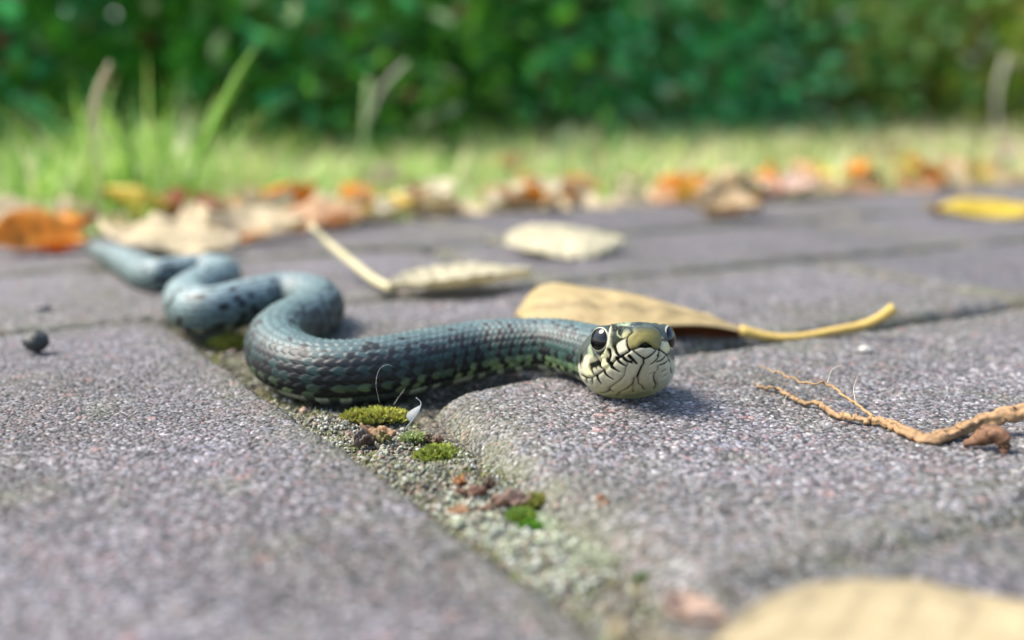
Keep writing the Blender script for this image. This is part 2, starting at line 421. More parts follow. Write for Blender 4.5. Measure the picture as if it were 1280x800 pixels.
# spacing of the rings: fine on the head, fine where the lens is sharp, coarser towards the tail
rings = [0.0]
while rings[-1] < TOT:
    s = rings[-1]
    rings.append(s + (.00002 if s < .0003 else .00006 if s < .0012 else .00012 if s < .024 else .00027 if s < .17 else .0005))
rings = np.array(rings[:-1]); NR = len(rings); NU = 340
C4 = np.stack([np.interp(rings, Ld, dense[:, k]) for k in range(4)], 1); C = C4[:, :3]
ks = np.ones(241) / 241
Csm = np.stack([np.interp(rings, Ld, np.convolve(np.pad(dense[:, k], 120, mode='edge'), ks, 'valid')) for k in range(3)], 1)
T = np.gradient(Csm, rings, axis=0)
hd = np.clip((rings - .018) / .008, 0, 1)[:, None]; hd = hd * hd * (3 - 2 * hd)
T = -(-BK) * (1 - hd) + T * hd; T /= np.linalg.norm(T, axis=1)[:, None]
X = np.cross(T, UP); X /= np.linalg.norm(X, axis=1)[:, None]; Z = np.cross(X, T)
bs = rings
rb = C4[:, 3]
STs = crom(np.c_[np.sqrt(ST[:, 0]) * .1, ST[:, 1:]] , 3000); STx = np.maximum.accumulate(STs[:, 0])
st = lambda k: np.interp(np.sqrt(rings) * .1, STx, STs[:, k])
# body section: a low loaf
bw, bt, bb, be = rb * 1.03, rb * .97, -rb * .97, np.full(NR, 2.15)
m_ = np.clip((rings - .0195) / .010, 0, 1); m_ = m_ * m_ * (3 - 2 * m_)
from_st = [st(1), st(2), st(3), st(4)]
Wd = from_st[0] * (1 - m_) + bw * m_; Zt = from_st[1] * (1 - m_) + bt * m_; Zb = from_st[2] * (1 - m_) + bb * m_; Ex = from_st[3] * (1 - m_) + be * m_
sm = lambda a: np.convolve(np.pad(a, 6, mode='edge'), np.ones(13) / 13, 'valid')
keep = rings < .0008
for arr in (Wd, Zt, Zb, Ex):
    a2 = sm(arr); arr[~keep] = a2[~keep]
th = np.linspace(0, 2 * np.pi, NU, endpoint=False)     # 0 = +X side, pi/2 = top
ct, sn = np.cos(th), np.sin(th)
pw = lambda a, e: np.sign(a) * np.abs(a) ** (2 / e)
zm = np.where(rings < .03, (Zt * .35 + Zb * .65) * .5, 0)
zm = (Zt + Zb) / 2 - (1 - m_) * np.minimum(.0006, .2 * (Zt - Zb))
Eu = Ex[:, None] * np.where(sn > 0, 1 + .30 * (1 - m_)[:, None] * np.clip(rings / .004, 0, 1)[:, None], 1 - .13 * (1 - m_)[:, None] * np.clip(rings / .006, 0, 1)[:, None])
cx = pw(ct[None, :], Eu); sx = pw(sn[None, :], Eu)
lx = Wd[:, None] * cx
lz = np.where(sx > 0, zm[:, None] + (Zt - zm)[:, None] * sx, zm[:, None] + (zm - Zb)[:, None] * sx)
# head modelling: lip roll, cheek pouch, snout shelf
inh = (rings < .026)[:, None]
S_ = rings[:, None] + 0 * lx
VX = C[:, None, :] + lx[..., None] * X[:, None, :] + lz[..., None] * Z[:, None, :]
# outward normals (approx.)
dU = np.roll(VX, -1, 1) - np.roll(VX, 1, 1); dV = np.gradient(VX, axis=0)
NRM = np.cross(dV, dU); NRM /= np.linalg.norm(NRM, axis=2)[..., None] + 1e-15
sgn = np.sign(((VX - C[:, None, :]) * NRM).sum(2).mean()); NRM *= sgn
# ---- scales. a: row coordinate round the back, b: along the body in scale lengths
ROWS = 17
ang = np.arctan2(sn, ct)                                  # pi/2 top
phi = np.abs(((ang - np.pi / 2 + np.pi) % (2 * np.pi)) - np.pi)       # 0 on the spine, pi on the belly
side = np.sign(((ang - np.pi / 2 + np.pi) % (2 * np.pi)) - np.pi)
PHI_V = math.radians(128)                                 # where the belly shields begin
a = (side * phi / PHI_V * (ROWS / 2))[None, :] + 0 * S_
slen = np.interp(rings, [0, .02, .03, .06, .25, TOT], [.0013, .0013, .0014, .0017, .0017, .0008])
bcum = np.cumsum(np.r_[0, np.diff(rings)] / slen)
b = bcum[:, None] + 0 * a
hmax = np.full(a.shape, -1.0); ida = np.zeros(a.shape); idb = np.zeros(a.shape); edge = np.zeros(a.shape)
ar = np.round(a)
for da_ in (-1, 0, 1):
    i = ar + da_
    par = np.abs(i) % 2 * .5
    for db_ in (-1, 0, 1):
        j = np.floor(b - par) + db_
        x = (a - i); y = b - (j + par)                    # y runs from -.3 (root) to 1 (tip, tailward)
        wid = .60 * np.sqrt(np.clip(1 - ((y - .25) / .86) ** 2, 0, 1))
        ins = wid - np.abs(x)
        h = np.where(ins > 0, .15 + .95 * y + .38 * np.clip(ins / .18, 0, 1) + .12 * np.exp(-(x / .08) ** 2), -1)
        upd = h > hmax
        hmax = np.where(upd, h, hmax); ida = np.where(upd, i, ida); idb = np.where(upd, j, idb)
        edge = np.where(upd, np.clip(ins / .15, 0, 1) * (.55 + .45 * np.clip((y + .1) / .35, 0, 1)), edge)
hmax = np.clip(hmax, -.1, 1.6)
belly = (phi > PHI_V)[None, :] & (b > -1)
bf = b % 1.0
hb = .3 + .6 * bf
hsc = np.where(belly, hb, hmax)
body_w = np.clip((rings - .0205) / .005, 0, 1)[:, None]   # scales fade in behind the head shields
amp = (slen * .17)[:, None]
disp = (hsc - .5) * amp * body_w
# ---- colour of the body
r1 = hash01(ida, idb, 0 * ida + 3); r2 = hash01(ida * 0 + np.floor(idb / 1.0), 0 * ida + 5)
phim = np.degrees(phi)[None, :] + 0 * a
top = np.array([.055, .094, .094]); low = np.array([.010, .027, .024]); pale = np.array([.085, .115, .05]); blk = np.array([.002, .003, .003])  # low: the snake's dark flank, deepened further to carry its shade
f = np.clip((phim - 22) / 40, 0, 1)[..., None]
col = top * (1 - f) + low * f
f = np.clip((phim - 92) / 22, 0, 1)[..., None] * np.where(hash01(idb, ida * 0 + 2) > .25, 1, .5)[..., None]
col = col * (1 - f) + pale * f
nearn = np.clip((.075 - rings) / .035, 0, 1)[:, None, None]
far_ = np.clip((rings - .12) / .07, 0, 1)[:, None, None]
col = col * (1 - far_) + far_ * (np.array([.14, .195, .20]) * (1 - np.clip((phim - 40) / 60, 0, 1)[..., None]) + np.array([.075, .11, .10]) * np.clip((phim - 40) / 60, 0, 1)[..., None])  # far coils paler: their sky sheen is put into the colour
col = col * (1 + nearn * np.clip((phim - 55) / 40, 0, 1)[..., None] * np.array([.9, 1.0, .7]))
# black bars down the flanks, broken scale by scale; small flecks on the back
barph = ((idb + .5 * (np.abs(ida) % 2)) / 2.0 + .12 * np.sin(idb * .7)) % 1.0
bar = (barph < .64) & (phim > 34 + 18 * r2) & (phim < 124) & (r1 > .10)
barn = nearn[..., 0] + 0 * phim
bar &= ~((barn > .3) & (r1 < .38))
bar &= ~((rings > .15)[:, None] & (hash01(ida, idb, 0 * ida + 9) < .75))
bar |= (phim > 14) & (phim <= 42) & (r1 > .80)
glo = 1 - .45 * np.clip((phim - 45) / 30, 0, 1)
col = np.where(bar[..., None], blk * (1 + .0) + .0 * col, col)
col = col * (.75 + .5 * r1[..., None])
col = np.where(belly[..., None], np.where((hash01(np.floor(b), 0 * b + 8) > .45)[..., None], np.array([.05, .06, .05]), np.array([.33, .36, .26])), col)
col *= (.15 + .95 * edge)[..., None] * body_w[..., None] + (1 - body_w[..., None])

# ---- the head: shields, sutures and markings, all in head coordinates (mm: x, s, z)
HM = [
    ('poly', 'g', 0, 0, [(-4.5, 12.12, 5.46), (-3.12, 9.48, 5.6), (-3.41, 5.76, 4.76), (-1.87, 2.88, 4.23), (-0.59, 7.08, 5.43), (-2.58, 8.88, 5.62), (-4.0, 10.8, 5.51)]),
    ('poly', 'd', 0, 0, [(-3.95, 8.16, 5.17), (-3.41, 5.76, 4.76), (-1.55, 2.4, 4.08), (-2.03, 1.14, 2.99), (-2.66, 1.32, 2.36), (-3.09, 1.68, 1.8), (-4.13, 3.24, 1.24), (-4.52, 3.96, 0.56), (-5.0, 5.04, 0.5), (-4.81, 5.04, 2.63), (-4.38, 5.52, 3.97)]),
    ('poly', 'c', 0, 0, [(-4.1, 11.28, 5.52), (-4.17, 7.32, 4.87), (-4.57, 5.4, 3.63), (-4.86, 5.16, 2.65), (-5.1, 5.28, 0.7), (-5.24, 5.64, 0.48), (-5.63, 6.72, 0.66), (-5.28, 6.36, 2.85), (-4.73, 8.28, 4.73)]),
    ('poly', 't', 0, 0, [(-2.96, 3.48, 4.09), (-2.57, 2.76, 3.9), (-2.03, 1.44, 3.28), (-2.77, 1.44, 2.3), (-3.31, 2.04, 1.95), (-3.65, 2.64, 2.23), (-3.36, 2.76, 3.13)]),
    ('line', 'k', 0.377, 0.377, [(-3.66, 3.6, 3.55), (-3.71, 3.24, 3.11)]),
    ('line', 'g', 0.103, 0.103, [(-3.87, 4.44, 3.91), (-4.1, 3.72, 2.88), (-3.72, 2.76, 2.26)]),
    ('poly', 'o', 0, 0, [(-2.09, 1.56, 3.33), (-1.37, 2.28, 4.06), (0.0, 3.0, 4.4), (1.51, 3.12, 4.39), (2.67, 2.76, 3.84), (3.42, 2.76, 3.03), (3.49, 2.28, 1.87), (2.97, 1.32, 0.57), (2.59, 1.02, -0.32), (1.64, 0.48, -0.36), (0.68, 0.08, 0.28), (-0.07, 0.02, 0.43), (-0.93, 0.1, 0.36), (-1.66, 0.42, -0.16), (-2.29, 0.78, -0.3), (-2.75, 1.08, 0.48), (-2.82, 1.2, 1.5), (-2.63, 1.2, 2.23)]),
    ('line', 'k', 0.137, 0.308, [(-2.03, 1.44, 3.28), (-2.01, 1.02, 2.8), (-2.7, 1.32, 2.26), (-2.97, 1.44, 1.55), (-2.97, 1.32, 0.57), (-2.69, 1.08, -0.25)]),
    ('line', 'k', 0.103, 0.219, [(3.42, 2.76, 3.03), (3.7, 2.64, 2.02), (3.42, 2.04, 1.1), (2.97, 1.32, 0.27), (2.88, 1.32, -0.49)]),
    ('line', 'k', 0.068, 0.068, [(-2.03, 1.44, 3.28), (-1.39, 2.16, 4.0), (0.0, 3.0, 4.4), (1.51, 3.12, 4.39), (2.67, 2.76, 3.84), (3.42, 2.76, 3.03)]),
    ('line', 'k', 0.082, 0.082, [(-2.7, 3.96, 4.42), (-1.6, 2.52, 4.13), (-1.39, 2.16, 4.0)]),
    ('line', 'k', 0.123, 0.123, [(1.09, 6.84, 5.38), (0.67, 3.12, 4.44)]),
    ('line', 'k', 0.082, 0.082, [(-3.91, 4.56, 3.93), (-2.81, 6.84, 5.23), (-1.68, 8.16, 5.6), (-0.59, 8.04, 5.6)]),
    ('line', 'k', 0.11, 0.068, [(-3.7, 5.4, 4.49), (-1.87, 2.88, 4.23)]),
    ('line', 'k', 0.137, 0.082, [(-4.5, 12.12, 5.46), (-4.34, 11.4, 5.46), (-4.05, 7.8, 5.05), (-4.17, 5.04, 3.93)]),
    ('poly', 'k', 0, 0, [(-1.23, 0.24, 0.0), (-0.9, 0.1, 0.34), (-0.52, 0.04, 0.42), (0.04, 0.02, 0.43), (0.59, 0.06, 0.33), (1.0, 0.16, 0.13), (1.32, 0.3, -0.13), (-0.08, 0.16, -0.13)]),
    ('line', 'k', 0.103, 0.103, [(-2.58, 1.02, -0.36), (-1.65, 0.42, -0.18), (-1.23, 0.24, 0.0)]),
    ('line', 'k', 0.103, 0.103, [(1.32, 0.3, -0.13), (2.12, 0.72, -0.44), (2.91, 1.32, -0.36)]),
    ('line', 'k', 0.151, 0.178, [(-2.13, 0.72, -0.42), (-1.16, 0.84, -1.22), (-0.0, 1.32, -1.96)]),
    ('line', 'k', 0.151, 0.178, [(1.96, 0.72, -0.63), (1.01, 0.96, -1.44), (-0.0, 1.32, -1.96)]),
    ('line', 'k', 0.151, 0.219, [(-0.18, 1.14, -1.78), (-0.0, 2.16, -2.62), (-0.26, 2.88, -3.12), (-0.43, 4.44, -4.02), (-0.46, 5.64, -4.61)]),
    ('line', 'k', 0.11, 0.068, [(-0.95, 6.0, -4.74), (-0.76, 7.68, -5.43), (-1.22, 10.32, -6.26), (-1.68, 11.28, -6.47)]),
    ('line', 'k', 0.11, 0.096, [(-0.33, 5.76, -4.67), (0.34, 8.16, -5.62), (1.17, 9.24, -5.94), (2.1, 11.52, -6.46)]),
    ('line', 'k', 0.082, 0.082, [(-0.76, 7.8, -5.48), (0.19, 12.24, -6.79)]),
    ('line', 'k', 0.205, 0.137, [(-2.71, 1.14, -0.48), (-2.83, 1.32, -0.61), (-3.94, 3.12, -1.2), (-4.26, 3.84, -1.55)]),
    ('line', 'k', 0.137, 0.123, [(-4.22, 3.6, -1.22), (-4.8, 5.16, -1.99), (-5.35, 6.96, -2.53), (-5.88, 9.0, -2.99), (-6.63, 11.4, -3.57), (-7.01, 12.36, -3.69), (-7.66, 13.8, -3.73), (-8.08, 14.64, -3.5), (-8.48, 16.38, -2.94)]),
    ('line', 'k', 0.342, 0.178, [(-4.58, 4.08, 0.56), (-4.4, 3.72, -0.34), (-3.93, 3.12, -1.26)]),
    ('line', 'k', 0.377, 0.24, [(-5.2, 5.52, 0.21), (-5.15, 5.4, -0.6), (-5.29, 5.88, -1.24)]),
    ('line', 'k', 0.411, 0.24, [(-5.6, 6.6, -0.61), (-5.56, 6.6, -1.25), (-5.27, 6.12, -1.8), (-4.95, 5.64, -2.17)]),
    ('poly', 'k', 0, 0, [(-7.75, 12.48, -1.07), (-7.54, 12.0, -0.44), (-6.98, 10.68, -0.89), (-6.79, 10.2, -0.23), (-6.34, 9.0, -0.69), (-6.35, 9.12, -1.45), (-6.22, 9.12, -2.18), (-5.77, 8.64, -2.93), (-6.18, 9.36, -2.6), (-6.59, 9.96, -1.99), (-6.71, 10.32, -2.14), (-6.5, 10.44, -2.95), (-6.9, 10.8, -2.2), (-7.26, 11.64, -2.19), (-7.07, 12.0, -3.26), (-7.58, 12.48, -2.49), (-7.78, 12.6, -1.71)]),
    ('line', 'k', 0.274, 0.137, [(-7.64, 12.36, -1.92), (-7.41, 12.24, -2.68), (-7.07, 12.12, -3.37)]),
    ('line', 'k', 0.219, 0.137, [(-6.38, 9.24, -1.58), (-6.16, 9.12, -2.37), (-5.77, 8.64, -2.93)]),
    ('line', 'k', 0.479, 0.205, [(-8.66, 14.87, 0.24), (-8.74, 15.57, -0.58), (-8.74, 15.46, -1.53)]),
    ('line', 'k', 0.205, 0.103, [(-8.5, 16.15, -2.91), (-8.24, 14.99, -3.35), (-7.94, 14.52, -3.69)]),
    ('line', 'k', 0.205, 0.068, [(-8.04, 14.76, -3.62), (-7.82, 15.11, -4.07), (-7.6, 15.57, -4.45)]),
    ('line', 'k', 0.205, 0.068, [(-7.25, 13.08, -3.86), (-7.12, 13.44, -4.26), (-6.92, 14.04, -4.76)]),
    ('line', 'k', 0.288, 0.068, [(-6.56, 11.52, -3.77), (-6.16, 11.88, -4.51), (-5.69, 12.24, -5.11)]),
    ('line', 'k', 0.329, 0.103, [(-5.76, 8.76, -3.03), (-5.28, 8.88, -3.85), (-4.21, 8.52, -4.67)]),
    ('line', 'k', 0.342, 0.103, [(-5.05, 6.12, -2.42), (-4.52, 5.76, -3.0), (-3.73, 5.52, -3.62)]),
    ('line', 'k', 0.308, 0.103, [(-4.36, 3.96, -1.46), (-3.85, 3.72, -2.19), (-2.99, 3.48, -2.81)]),
    ('line', 'k', 0.274, 0.103, [(-3.6, 2.64, -1.25), (-2.88, 2.52, -2.09), (-2.11, 2.28, -2.36), (-2.75, 2.52, -2.2), (-2.02, 2.04, -2.19)]),
    ('line', 'k', 0.274, 0.137, [(-2.59, 1.56, -1.33), (-1.88, 1.8, -2.04), (-1.23, 2.28, -2.62)]),
    ('line', 'k', 0.055, 0.055, [(-2.56, 2.52, -2.32), (-2.84, 3.72, -3.07), (-2.78, 5.88, -4.3), (-3.13, 7.56, -4.89), (-3.77, 9.96, -5.48), (-4.18, 11.52, -5.8)]),
    ('line', 'k', 0.096, 0.151, [(-5.03, 16.15, -6.43), (-4.39, 14.76, -6.47), (-3.98, 12.84, -6.24), (-3.24, 13.08, -6.54)]),
    ('line', 'k', 0.11, 0.068, [(-4.23, 11.76, -5.85), (-3.95, 13.32, -6.36)]),
    ('line', 'k', 0.055, 0.055, [(-0.77, 8.88, -5.85), (-1.35, 10.32, -6.25), (-2.18, 12.36, -6.64), (-2.12, 14.99, -7.1)]),
    ('poly', 'c', 0, 0, [(4.17, 3.36, 1.66), (5.78, 7.32, 1.62), (7.22, 11.4, 1.3), (6.6, 9.72, 0.14), (5.19, 5.52, -0.72), (3.57, 2.28, -0.46), (3.75, 2.52, 0.55)]),
    ('line', 'k', 0.171, 0.123, [(3.84, 2.76, 1.57), (5.75, 7.2, 1.62), (7.37, 11.76, 1.27), (7.67, 12.36, 0.71)]),
    ('line', 'k', 0.151, 0.151, [(2.84, 1.2, -0.32), (3.78, 2.64, -0.63), (5.09, 5.28, -0.79), (6.69, 9.96, -0.2), (7.67, 12.36, 0.71)]),
    ('line', 'k', 0.178, 0.192, [(5.09, 5.28, -0.79), (5.85, 7.44, -1.05), (7.48, 11.88, -1.29), (7.61, 12.48, -2.38), (8.46, 14.87, -3.12)]),
    ('line', 'k', 0.205, 0.137, [(2.88, 1.32, -0.49), (2.43, 1.44, -1.35), (2.75, 1.8, -1.43), (2.17, 2.16, -2.23), (1.42, 2.52, -2.76)]),
    ('line', 'k', 0.205, 0.137, [(4.62, 4.32, -1.13), (3.64, 3.24, -1.99), (2.51, 2.52, -2.35)]),
    ('line', 'k', 0.24, 0.137, [(5.96, 7.92, -1.42), (4.76, 5.4, -2.32), (3.38, 3.84, -2.8)]),
    ('line', 'k', 0.178, 0.068, [(5.58, 8.4, -3.14), (4.94, 7.44, -3.53), (4.42, 6.72, -3.7)]),
    ('line', 'k', 0.096, 0.055, [(6.46, 11.4, -3.84), (5.01, 9.6, -4.51)]),
    ('line', 'k', 0.096, 0.178, [(2.79, 5.04, -3.89), (2.65, 6.12, -4.46), (3.18, 8.04, -5.05), (4.27, 10.92, -5.56), (4.28, 13.08, -6.18)]),
    ('line', 'k', 0.096, 0.068, [(9.62, 16.73, 0.23), (9.67, 16.73, -0.82), (9.44, 16.15, -1.89)]),
    ('line', 'k', 0.055, 0.055, [(2.92, 3.6, -2.94), (3.16, 4.8, -3.58), (2.66, 5.16, -4.0), (1.9, 5.16, -4.22)]),
    ('poly', 'c', 0, 0, [(-8.4, 13.92, -1.57), (-8.46, 14.04, -0.64), (-8.19, 13.44, 0.21), (-7.85, 12.72, 0.48), (-7.17, 11.16, 0.22), (-6.98, 10.68, -0.29), (-7.59, 12.12, -0.45), (-7.75, 12.48, -1.22), (-7.69, 12.6, -2.28), (-7.31, 12.36, -3.1), (-7.01, 12.36, -3.69), (-7.56, 13.56, -3.71), (-8.05, 14.28, -3.36), (-8.3, 14.04, -2.49)]),
    ('line', 'd', 0.205, 0.205, [(-8.52, 14.4, 0.86), (-7.97, 13.2, 1.58), (-7.34, 12.36, 2.74)]),
    ('poly', 'c', 0, 0, [(-6.18, 8.52, -0.03), (-5.79, 7.2, 0.63), (-5.34, 5.88, 0.47), (-5.38, 6.0, -0.4), (-5.71, 6.96, -0.88), (-5.69, 7.2, -1.72), (-5.21, 6.6, -2.53), (-5.76, 8.76, -3.03), (-6.24, 9.12, -2.08), (-6.21, 8.64, -1.06)]),
    ('line', 'k', 0.137, 0.137, [(-6.18, 8.52, -0.03), (-6.17, 8.52, -1.05), (-6.34, 9.24, -1.79)]),
    ('poly', 'g', 0, 0, [(-7.73, 12.72, 1.76), (-7.4, 12.36, 2.52), (-7.29, 11.64, 1.58), (-7.07, 10.92, 0.25), (-7.22, 11.28, 0.21), (-7.78, 12.6, 0.69)]),
    ('poly', 'k', 0, 0, [(-1.25, 0.5, 0.0), (-1.0, 0.5, 0.35), (-0.5, 0.5, 0.55), (0, 0.5, 0.62), (0.5, 0.5, 0.55), (1.0, 0.5, 0.35), (1.25, 0.5, 0.0), (0, 0.5, -0.2)]),
    ('line', 'k', 0.22, 0.22, [(-1.05, 0.35, 0.15), (-0.6, 0.2, 0.5), (0, 0.1, 0.66), (0.6, 0.2, 0.5), (1.05, 0.35, 0.15)])]
hmask = rings < .0275
P = (hloc(VX[hmask]) * 1000).astype(np.float32)           # rings x NU x 3
xh, sh, zh = P[..., 0], P[..., 1], P[..., 2]
hc = np.zeros(P.shape); hdisp = np.zeros(xh.shape)
topc = np.array([.024, .034, .026]); cream = np.array([.43, .41, .285]); olive = np.array([.16, .138, .04]); blackc = np.array([.006, .007, .006])
# level that parts the dark cap from the pale lips
lip = np.interp(sh, [0, 2, 5, 9, 14, 20, 26], [5.0, 2.6, 1.3, -.2, -.8, -.4, 1.0])
fc = np.clip((zh - lip) / .5 + .5, 0, 1)[..., None]
hc = cream * (1 - fc) + topc * fc
n_ = fbm(xh * 1.3 + 40, zh * 1.3 + sh + 40, 5)[..., None]
hc = hc * (.8 + .35 * n_)
chin = np.clip((-4.5 - zh) / 2.5, 0, 1)[..., None]
hc = hc * (1 - chin) + chin * np.array([.40, .37, .17])
gl = .35 + .65 * fc[..., 0]
def seg_dist(poly):
    best = np.full(xh.shape, 1e3, dtype=np.float32); tt = np.zeros(xh.shape, dtype=np.float32)
    poly = np.asarray(poly, dtype=np.float32); n = len(poly)
    if n == 1: return np.sqrt(((P - poly[0]) ** 2).sum(-1)), tt
    for k in range(n - 1):
        A, B = poly[k], poly[k + 1]; AB = B - A; L2 = (AB ** 2).sum() + 1e-9
        t = np.clip(((P - A) @ AB) / L2, 0, 1); d = np.sqrt(((P - A - t[..., None] * AB) ** 2).sum(-1))
        u_ = d < best; best = np.where(u_, d, best); tt = np.where(u_, (k + t) / (n - 1), tt)
    return best, tt
def in_poly(pl):
    pl = np.array([[q[0], q[2]] for q in pl]); ins = np.zeros(xh.shape, bool)
    x0, y0 = pl[-1]
    for x1, y1 in pl:
        c_ = ((y1 > zh) != (y0 > zh)) & (xh < (x0 - x1) * (zh - y1) / (y0 - y1 + 1e-12) + x1)
        ins ^= c_; x0, y0 = x1, y1
    return ins
dall = np.full(xh.shape, 9.0)
for kind, colr, w0, w1, poly in HM:
    c_ = {'k': blackc, 'c': np.array([.58, .55, .31]), 'o': olive, 't': np.array([.30, .28, .14]), 'd': np.array([.014, .018, .011]), 'g': np.array([.20, .25, .14])}[colr]
    if kind == 'poly':
        sbar = np.mean([q[1] for q in poly]); m = (in_poly(poly) & (np.abs(sh - sbar) < 5.5)).astype(float)
        for q in range(2): m = (m + np.roll(m, 1, 1) + np.roll(m, -1, 1)) / 3; m[1:-1] = (m[1:-1] + m[:-2] + m[2:]) / 3
        hc = hc * (1 - m[..., None]) + c_ * (.85 + .3 * n_) * m[..., None]; hdisp += m * (.06 if colr not in 'kd' else -.12)
        if colr in 'kd': gl = gl * (1 - .75 * m)
    else:
        d, t = seg_dist(poly); ww = w0 + (w1 - w0) * t
        if colr == 'k': dall = np.minimum(dall, d)
        ww = ww * ((1.45 if w0 > .26 else 1.0 if w0 > .12 else .85) if colr == 'k' else 1) * (1 + .16 * (fbm(xh * 1.1 + 30, zh * 1.1 + sh + 30, 9) - .5))
        k_ = np.clip((ww - d) / .18 + .5, 0, 1)
        hc = hc * (1 - k_[..., None]) + c_ * k_[..., None]
        hdisp -= (.11 if colr == 'k' else .05) * np.exp(-(d / (ww * .8 + .14)) ** 2)
        if colr == 'k': hc = hc * (1 - .18 * np.exp(-(d / (ww + .3)) ** 2))[..., None]; gl = gl * (1 - .85 * k_)  # soft shading of the bulging plates painted in beside each seam
hdisp += .16 * (1 - np.exp(-(dall / .5) ** 2)) * np.exp(-(dall / 2.2) ** 2)      # each lip and chin shield swells between its seams
kt = (np.clip((zh - 2.4) / 1.2, 0, 1) * (sh < 3.6) * .9)[..., None]; hc = hc * (1 - kt) + kt * np.array([.03, .045, .042])
# shields on the crown: a few sutures seen from above
crown = [[(0, 1.5), (0, 5.2)], [(-4, 5.2), (-1.8, 5.6), (0, 5.2), (1.8, 5.6), (4, 5.2)], [(-2.2, 5.6), (-1.9, 8), (-2.3, 12)], [(2.2, 5.6), (1.9, 8), (2.3, 12)],
         [(-5, 12.2), (-2.3, 12), (0, 13.2), (2.3, 12), (5, 12.2)], [(0, 13.2), (0, 19.5)], [(-4.4, 2.9), (-2, 3.1), (0, 3.2), (2, 3.1), (4.4, 2.9)], [(-6.5, 18), (-4, 19.5), (0, 19.5), (4, 19.5), (6.5, 18)]]
for pl in crown:
    pl = np.array(pl); best = np.full(xh.shape, 1e3)
    for k in range(len(pl) - 1):
        A, B = pl[k], pl[k + 1]; AB = B - A; t = np.clip(((xh - A[0]) * AB[0] + (sh - A[1]) * AB[1]) / (AB @ AB), 0, 1)
        best = np.minimum(best, np.hypot(xh - A[0] - t * AB[0], sh - A[1] - t * AB[1]))
    up_ = (zh > 2.8)
    hdisp -= .12 * np.exp(-(best / .16) ** 2) * up_
    hc = np.where((up_ & (best < .12))[..., None], blackc, hc)
# orbits
EYES = []
for sx_ in (-1, 1):
    ec = np.array([sx_ * 5.75, 8.2, 2.6]); EYES.append(ec)
    d = np.sqrt(((P - ec) ** 2).sum(-1)); 
    hdisp += .38 * np.exp(-((d - 3.0) / .42) ** 2); hdisp -= .5 * np.clip((2.7 - d) / .8, 0, 1)
    k_ = np.clip((2.85 - d) / .12 + .5, 0, 1)[..., None]; hc = hc * (1 - k_) + blackc * k_
# dark smudge back of the cap and the yellow-white collar behind the jaw
colr_ = np.clip(1 - np.abs(sh - 23.0 + .25 * zh) / 1.6, 0, 1)
disp_full = disp.copy()
hw = (1 - body_w[hmask])
disp_full[hmask] = disp_full[hmask] + hdisp * hw / 1000.0
glo[hmask] = gl * hw + (1 - hw)
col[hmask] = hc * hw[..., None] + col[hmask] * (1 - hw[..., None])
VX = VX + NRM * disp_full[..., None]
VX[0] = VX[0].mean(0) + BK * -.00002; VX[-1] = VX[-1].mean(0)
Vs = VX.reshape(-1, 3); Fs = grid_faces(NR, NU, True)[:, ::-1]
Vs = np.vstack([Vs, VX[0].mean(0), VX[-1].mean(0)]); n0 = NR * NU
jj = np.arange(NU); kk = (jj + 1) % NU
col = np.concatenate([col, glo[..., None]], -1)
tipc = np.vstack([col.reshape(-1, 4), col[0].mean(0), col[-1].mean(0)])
cap1 = np.stack([jj, kk, np.full(NU, n0), np.full(NU, n0)], 1); cap2 = np.stack([(NR - 1) * NU + kk, (NR - 1) * NU + jj, np.full(NU, n0 + 1), np.full(NU, n0 + 1)], 1)
# keep quads; the two end caps go in as thin quads
cap1[:, 3] = cap1[:, 0]; 
def fan(F): return F[:, :3]
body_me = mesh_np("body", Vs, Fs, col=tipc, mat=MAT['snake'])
root = link("grass_snake", None, loc=tuple(at(560, 490)))
tag(root, "grey green snake with cream and black face, winding along the mossy joint", "snake")
rw = Matrix.Translation(-root.location)
body = link("body", body_me, root); body.matrix_parent_inverse = rw
# eyes: a ball turned outward with a round black pupil, a thin pale ring and a dark iris
em = N('snake eye'); tc = em.n("ShaderNodeTexCoord"); sp = em.n("ShaderNodeSeparateXYZ"); em.l(tc.outputs['Object'], sp.inputs[0])
ca = em.math('DIVIDE', sp.outputs[2], .00265)
ecol = em.ramp(ca, [(.0, (.02, .025, .02)), (.46, (.04, .05, .04)), (.52, (.10, .12, .10)), (.56, (.45, .43, .30)), (.61, (.45, .43, .30)), (.65, (.002, .002, .003))], 'LINEAR')
em.l(ecol, em.b.inputs['Base Color']); em.b.inputs['Roughness'].default_value = .06; em.b.inputs['Coat Weight'].default_value = .0; em.b.inputs['Specular IOR Level'].default_value = .38; em.b.inputs['Coat Roughness'].default_value = .03
u_ = np.linspace(0, np.pi, 25)[:, None]; v_ = np.linspace(0, 2 * np.pi, 40, endpoint=False)[None, :]
ER = .00265
EV = np.stack([np.sin(u_) * np.cos(v_), np.sin(u_) * np.sin(v_), np.cos(u_) + 0 * v_], -1).reshape(-1, 3) * ER
eye_me = mesh_np("eye", EV, grid_faces(25, 40, True)[:, ::-1], mat=em.m)
for ec, sx_ in zip(EYES, (-1, 1)):
    p = hworld(*(ec / 1000.0))
    gz = Vector(tuple(sx_ * .80 * HX - .60 * BK + .06 * HZ)).normalized()
    e = link("eye", eye_me, root); e.matrix_parent_inverse = rw
    e.location = tuple(p); e.scale = (1, 1, .72); e.rotation_euler = gz.to_track_quat('Z', 'Y').to_euler()

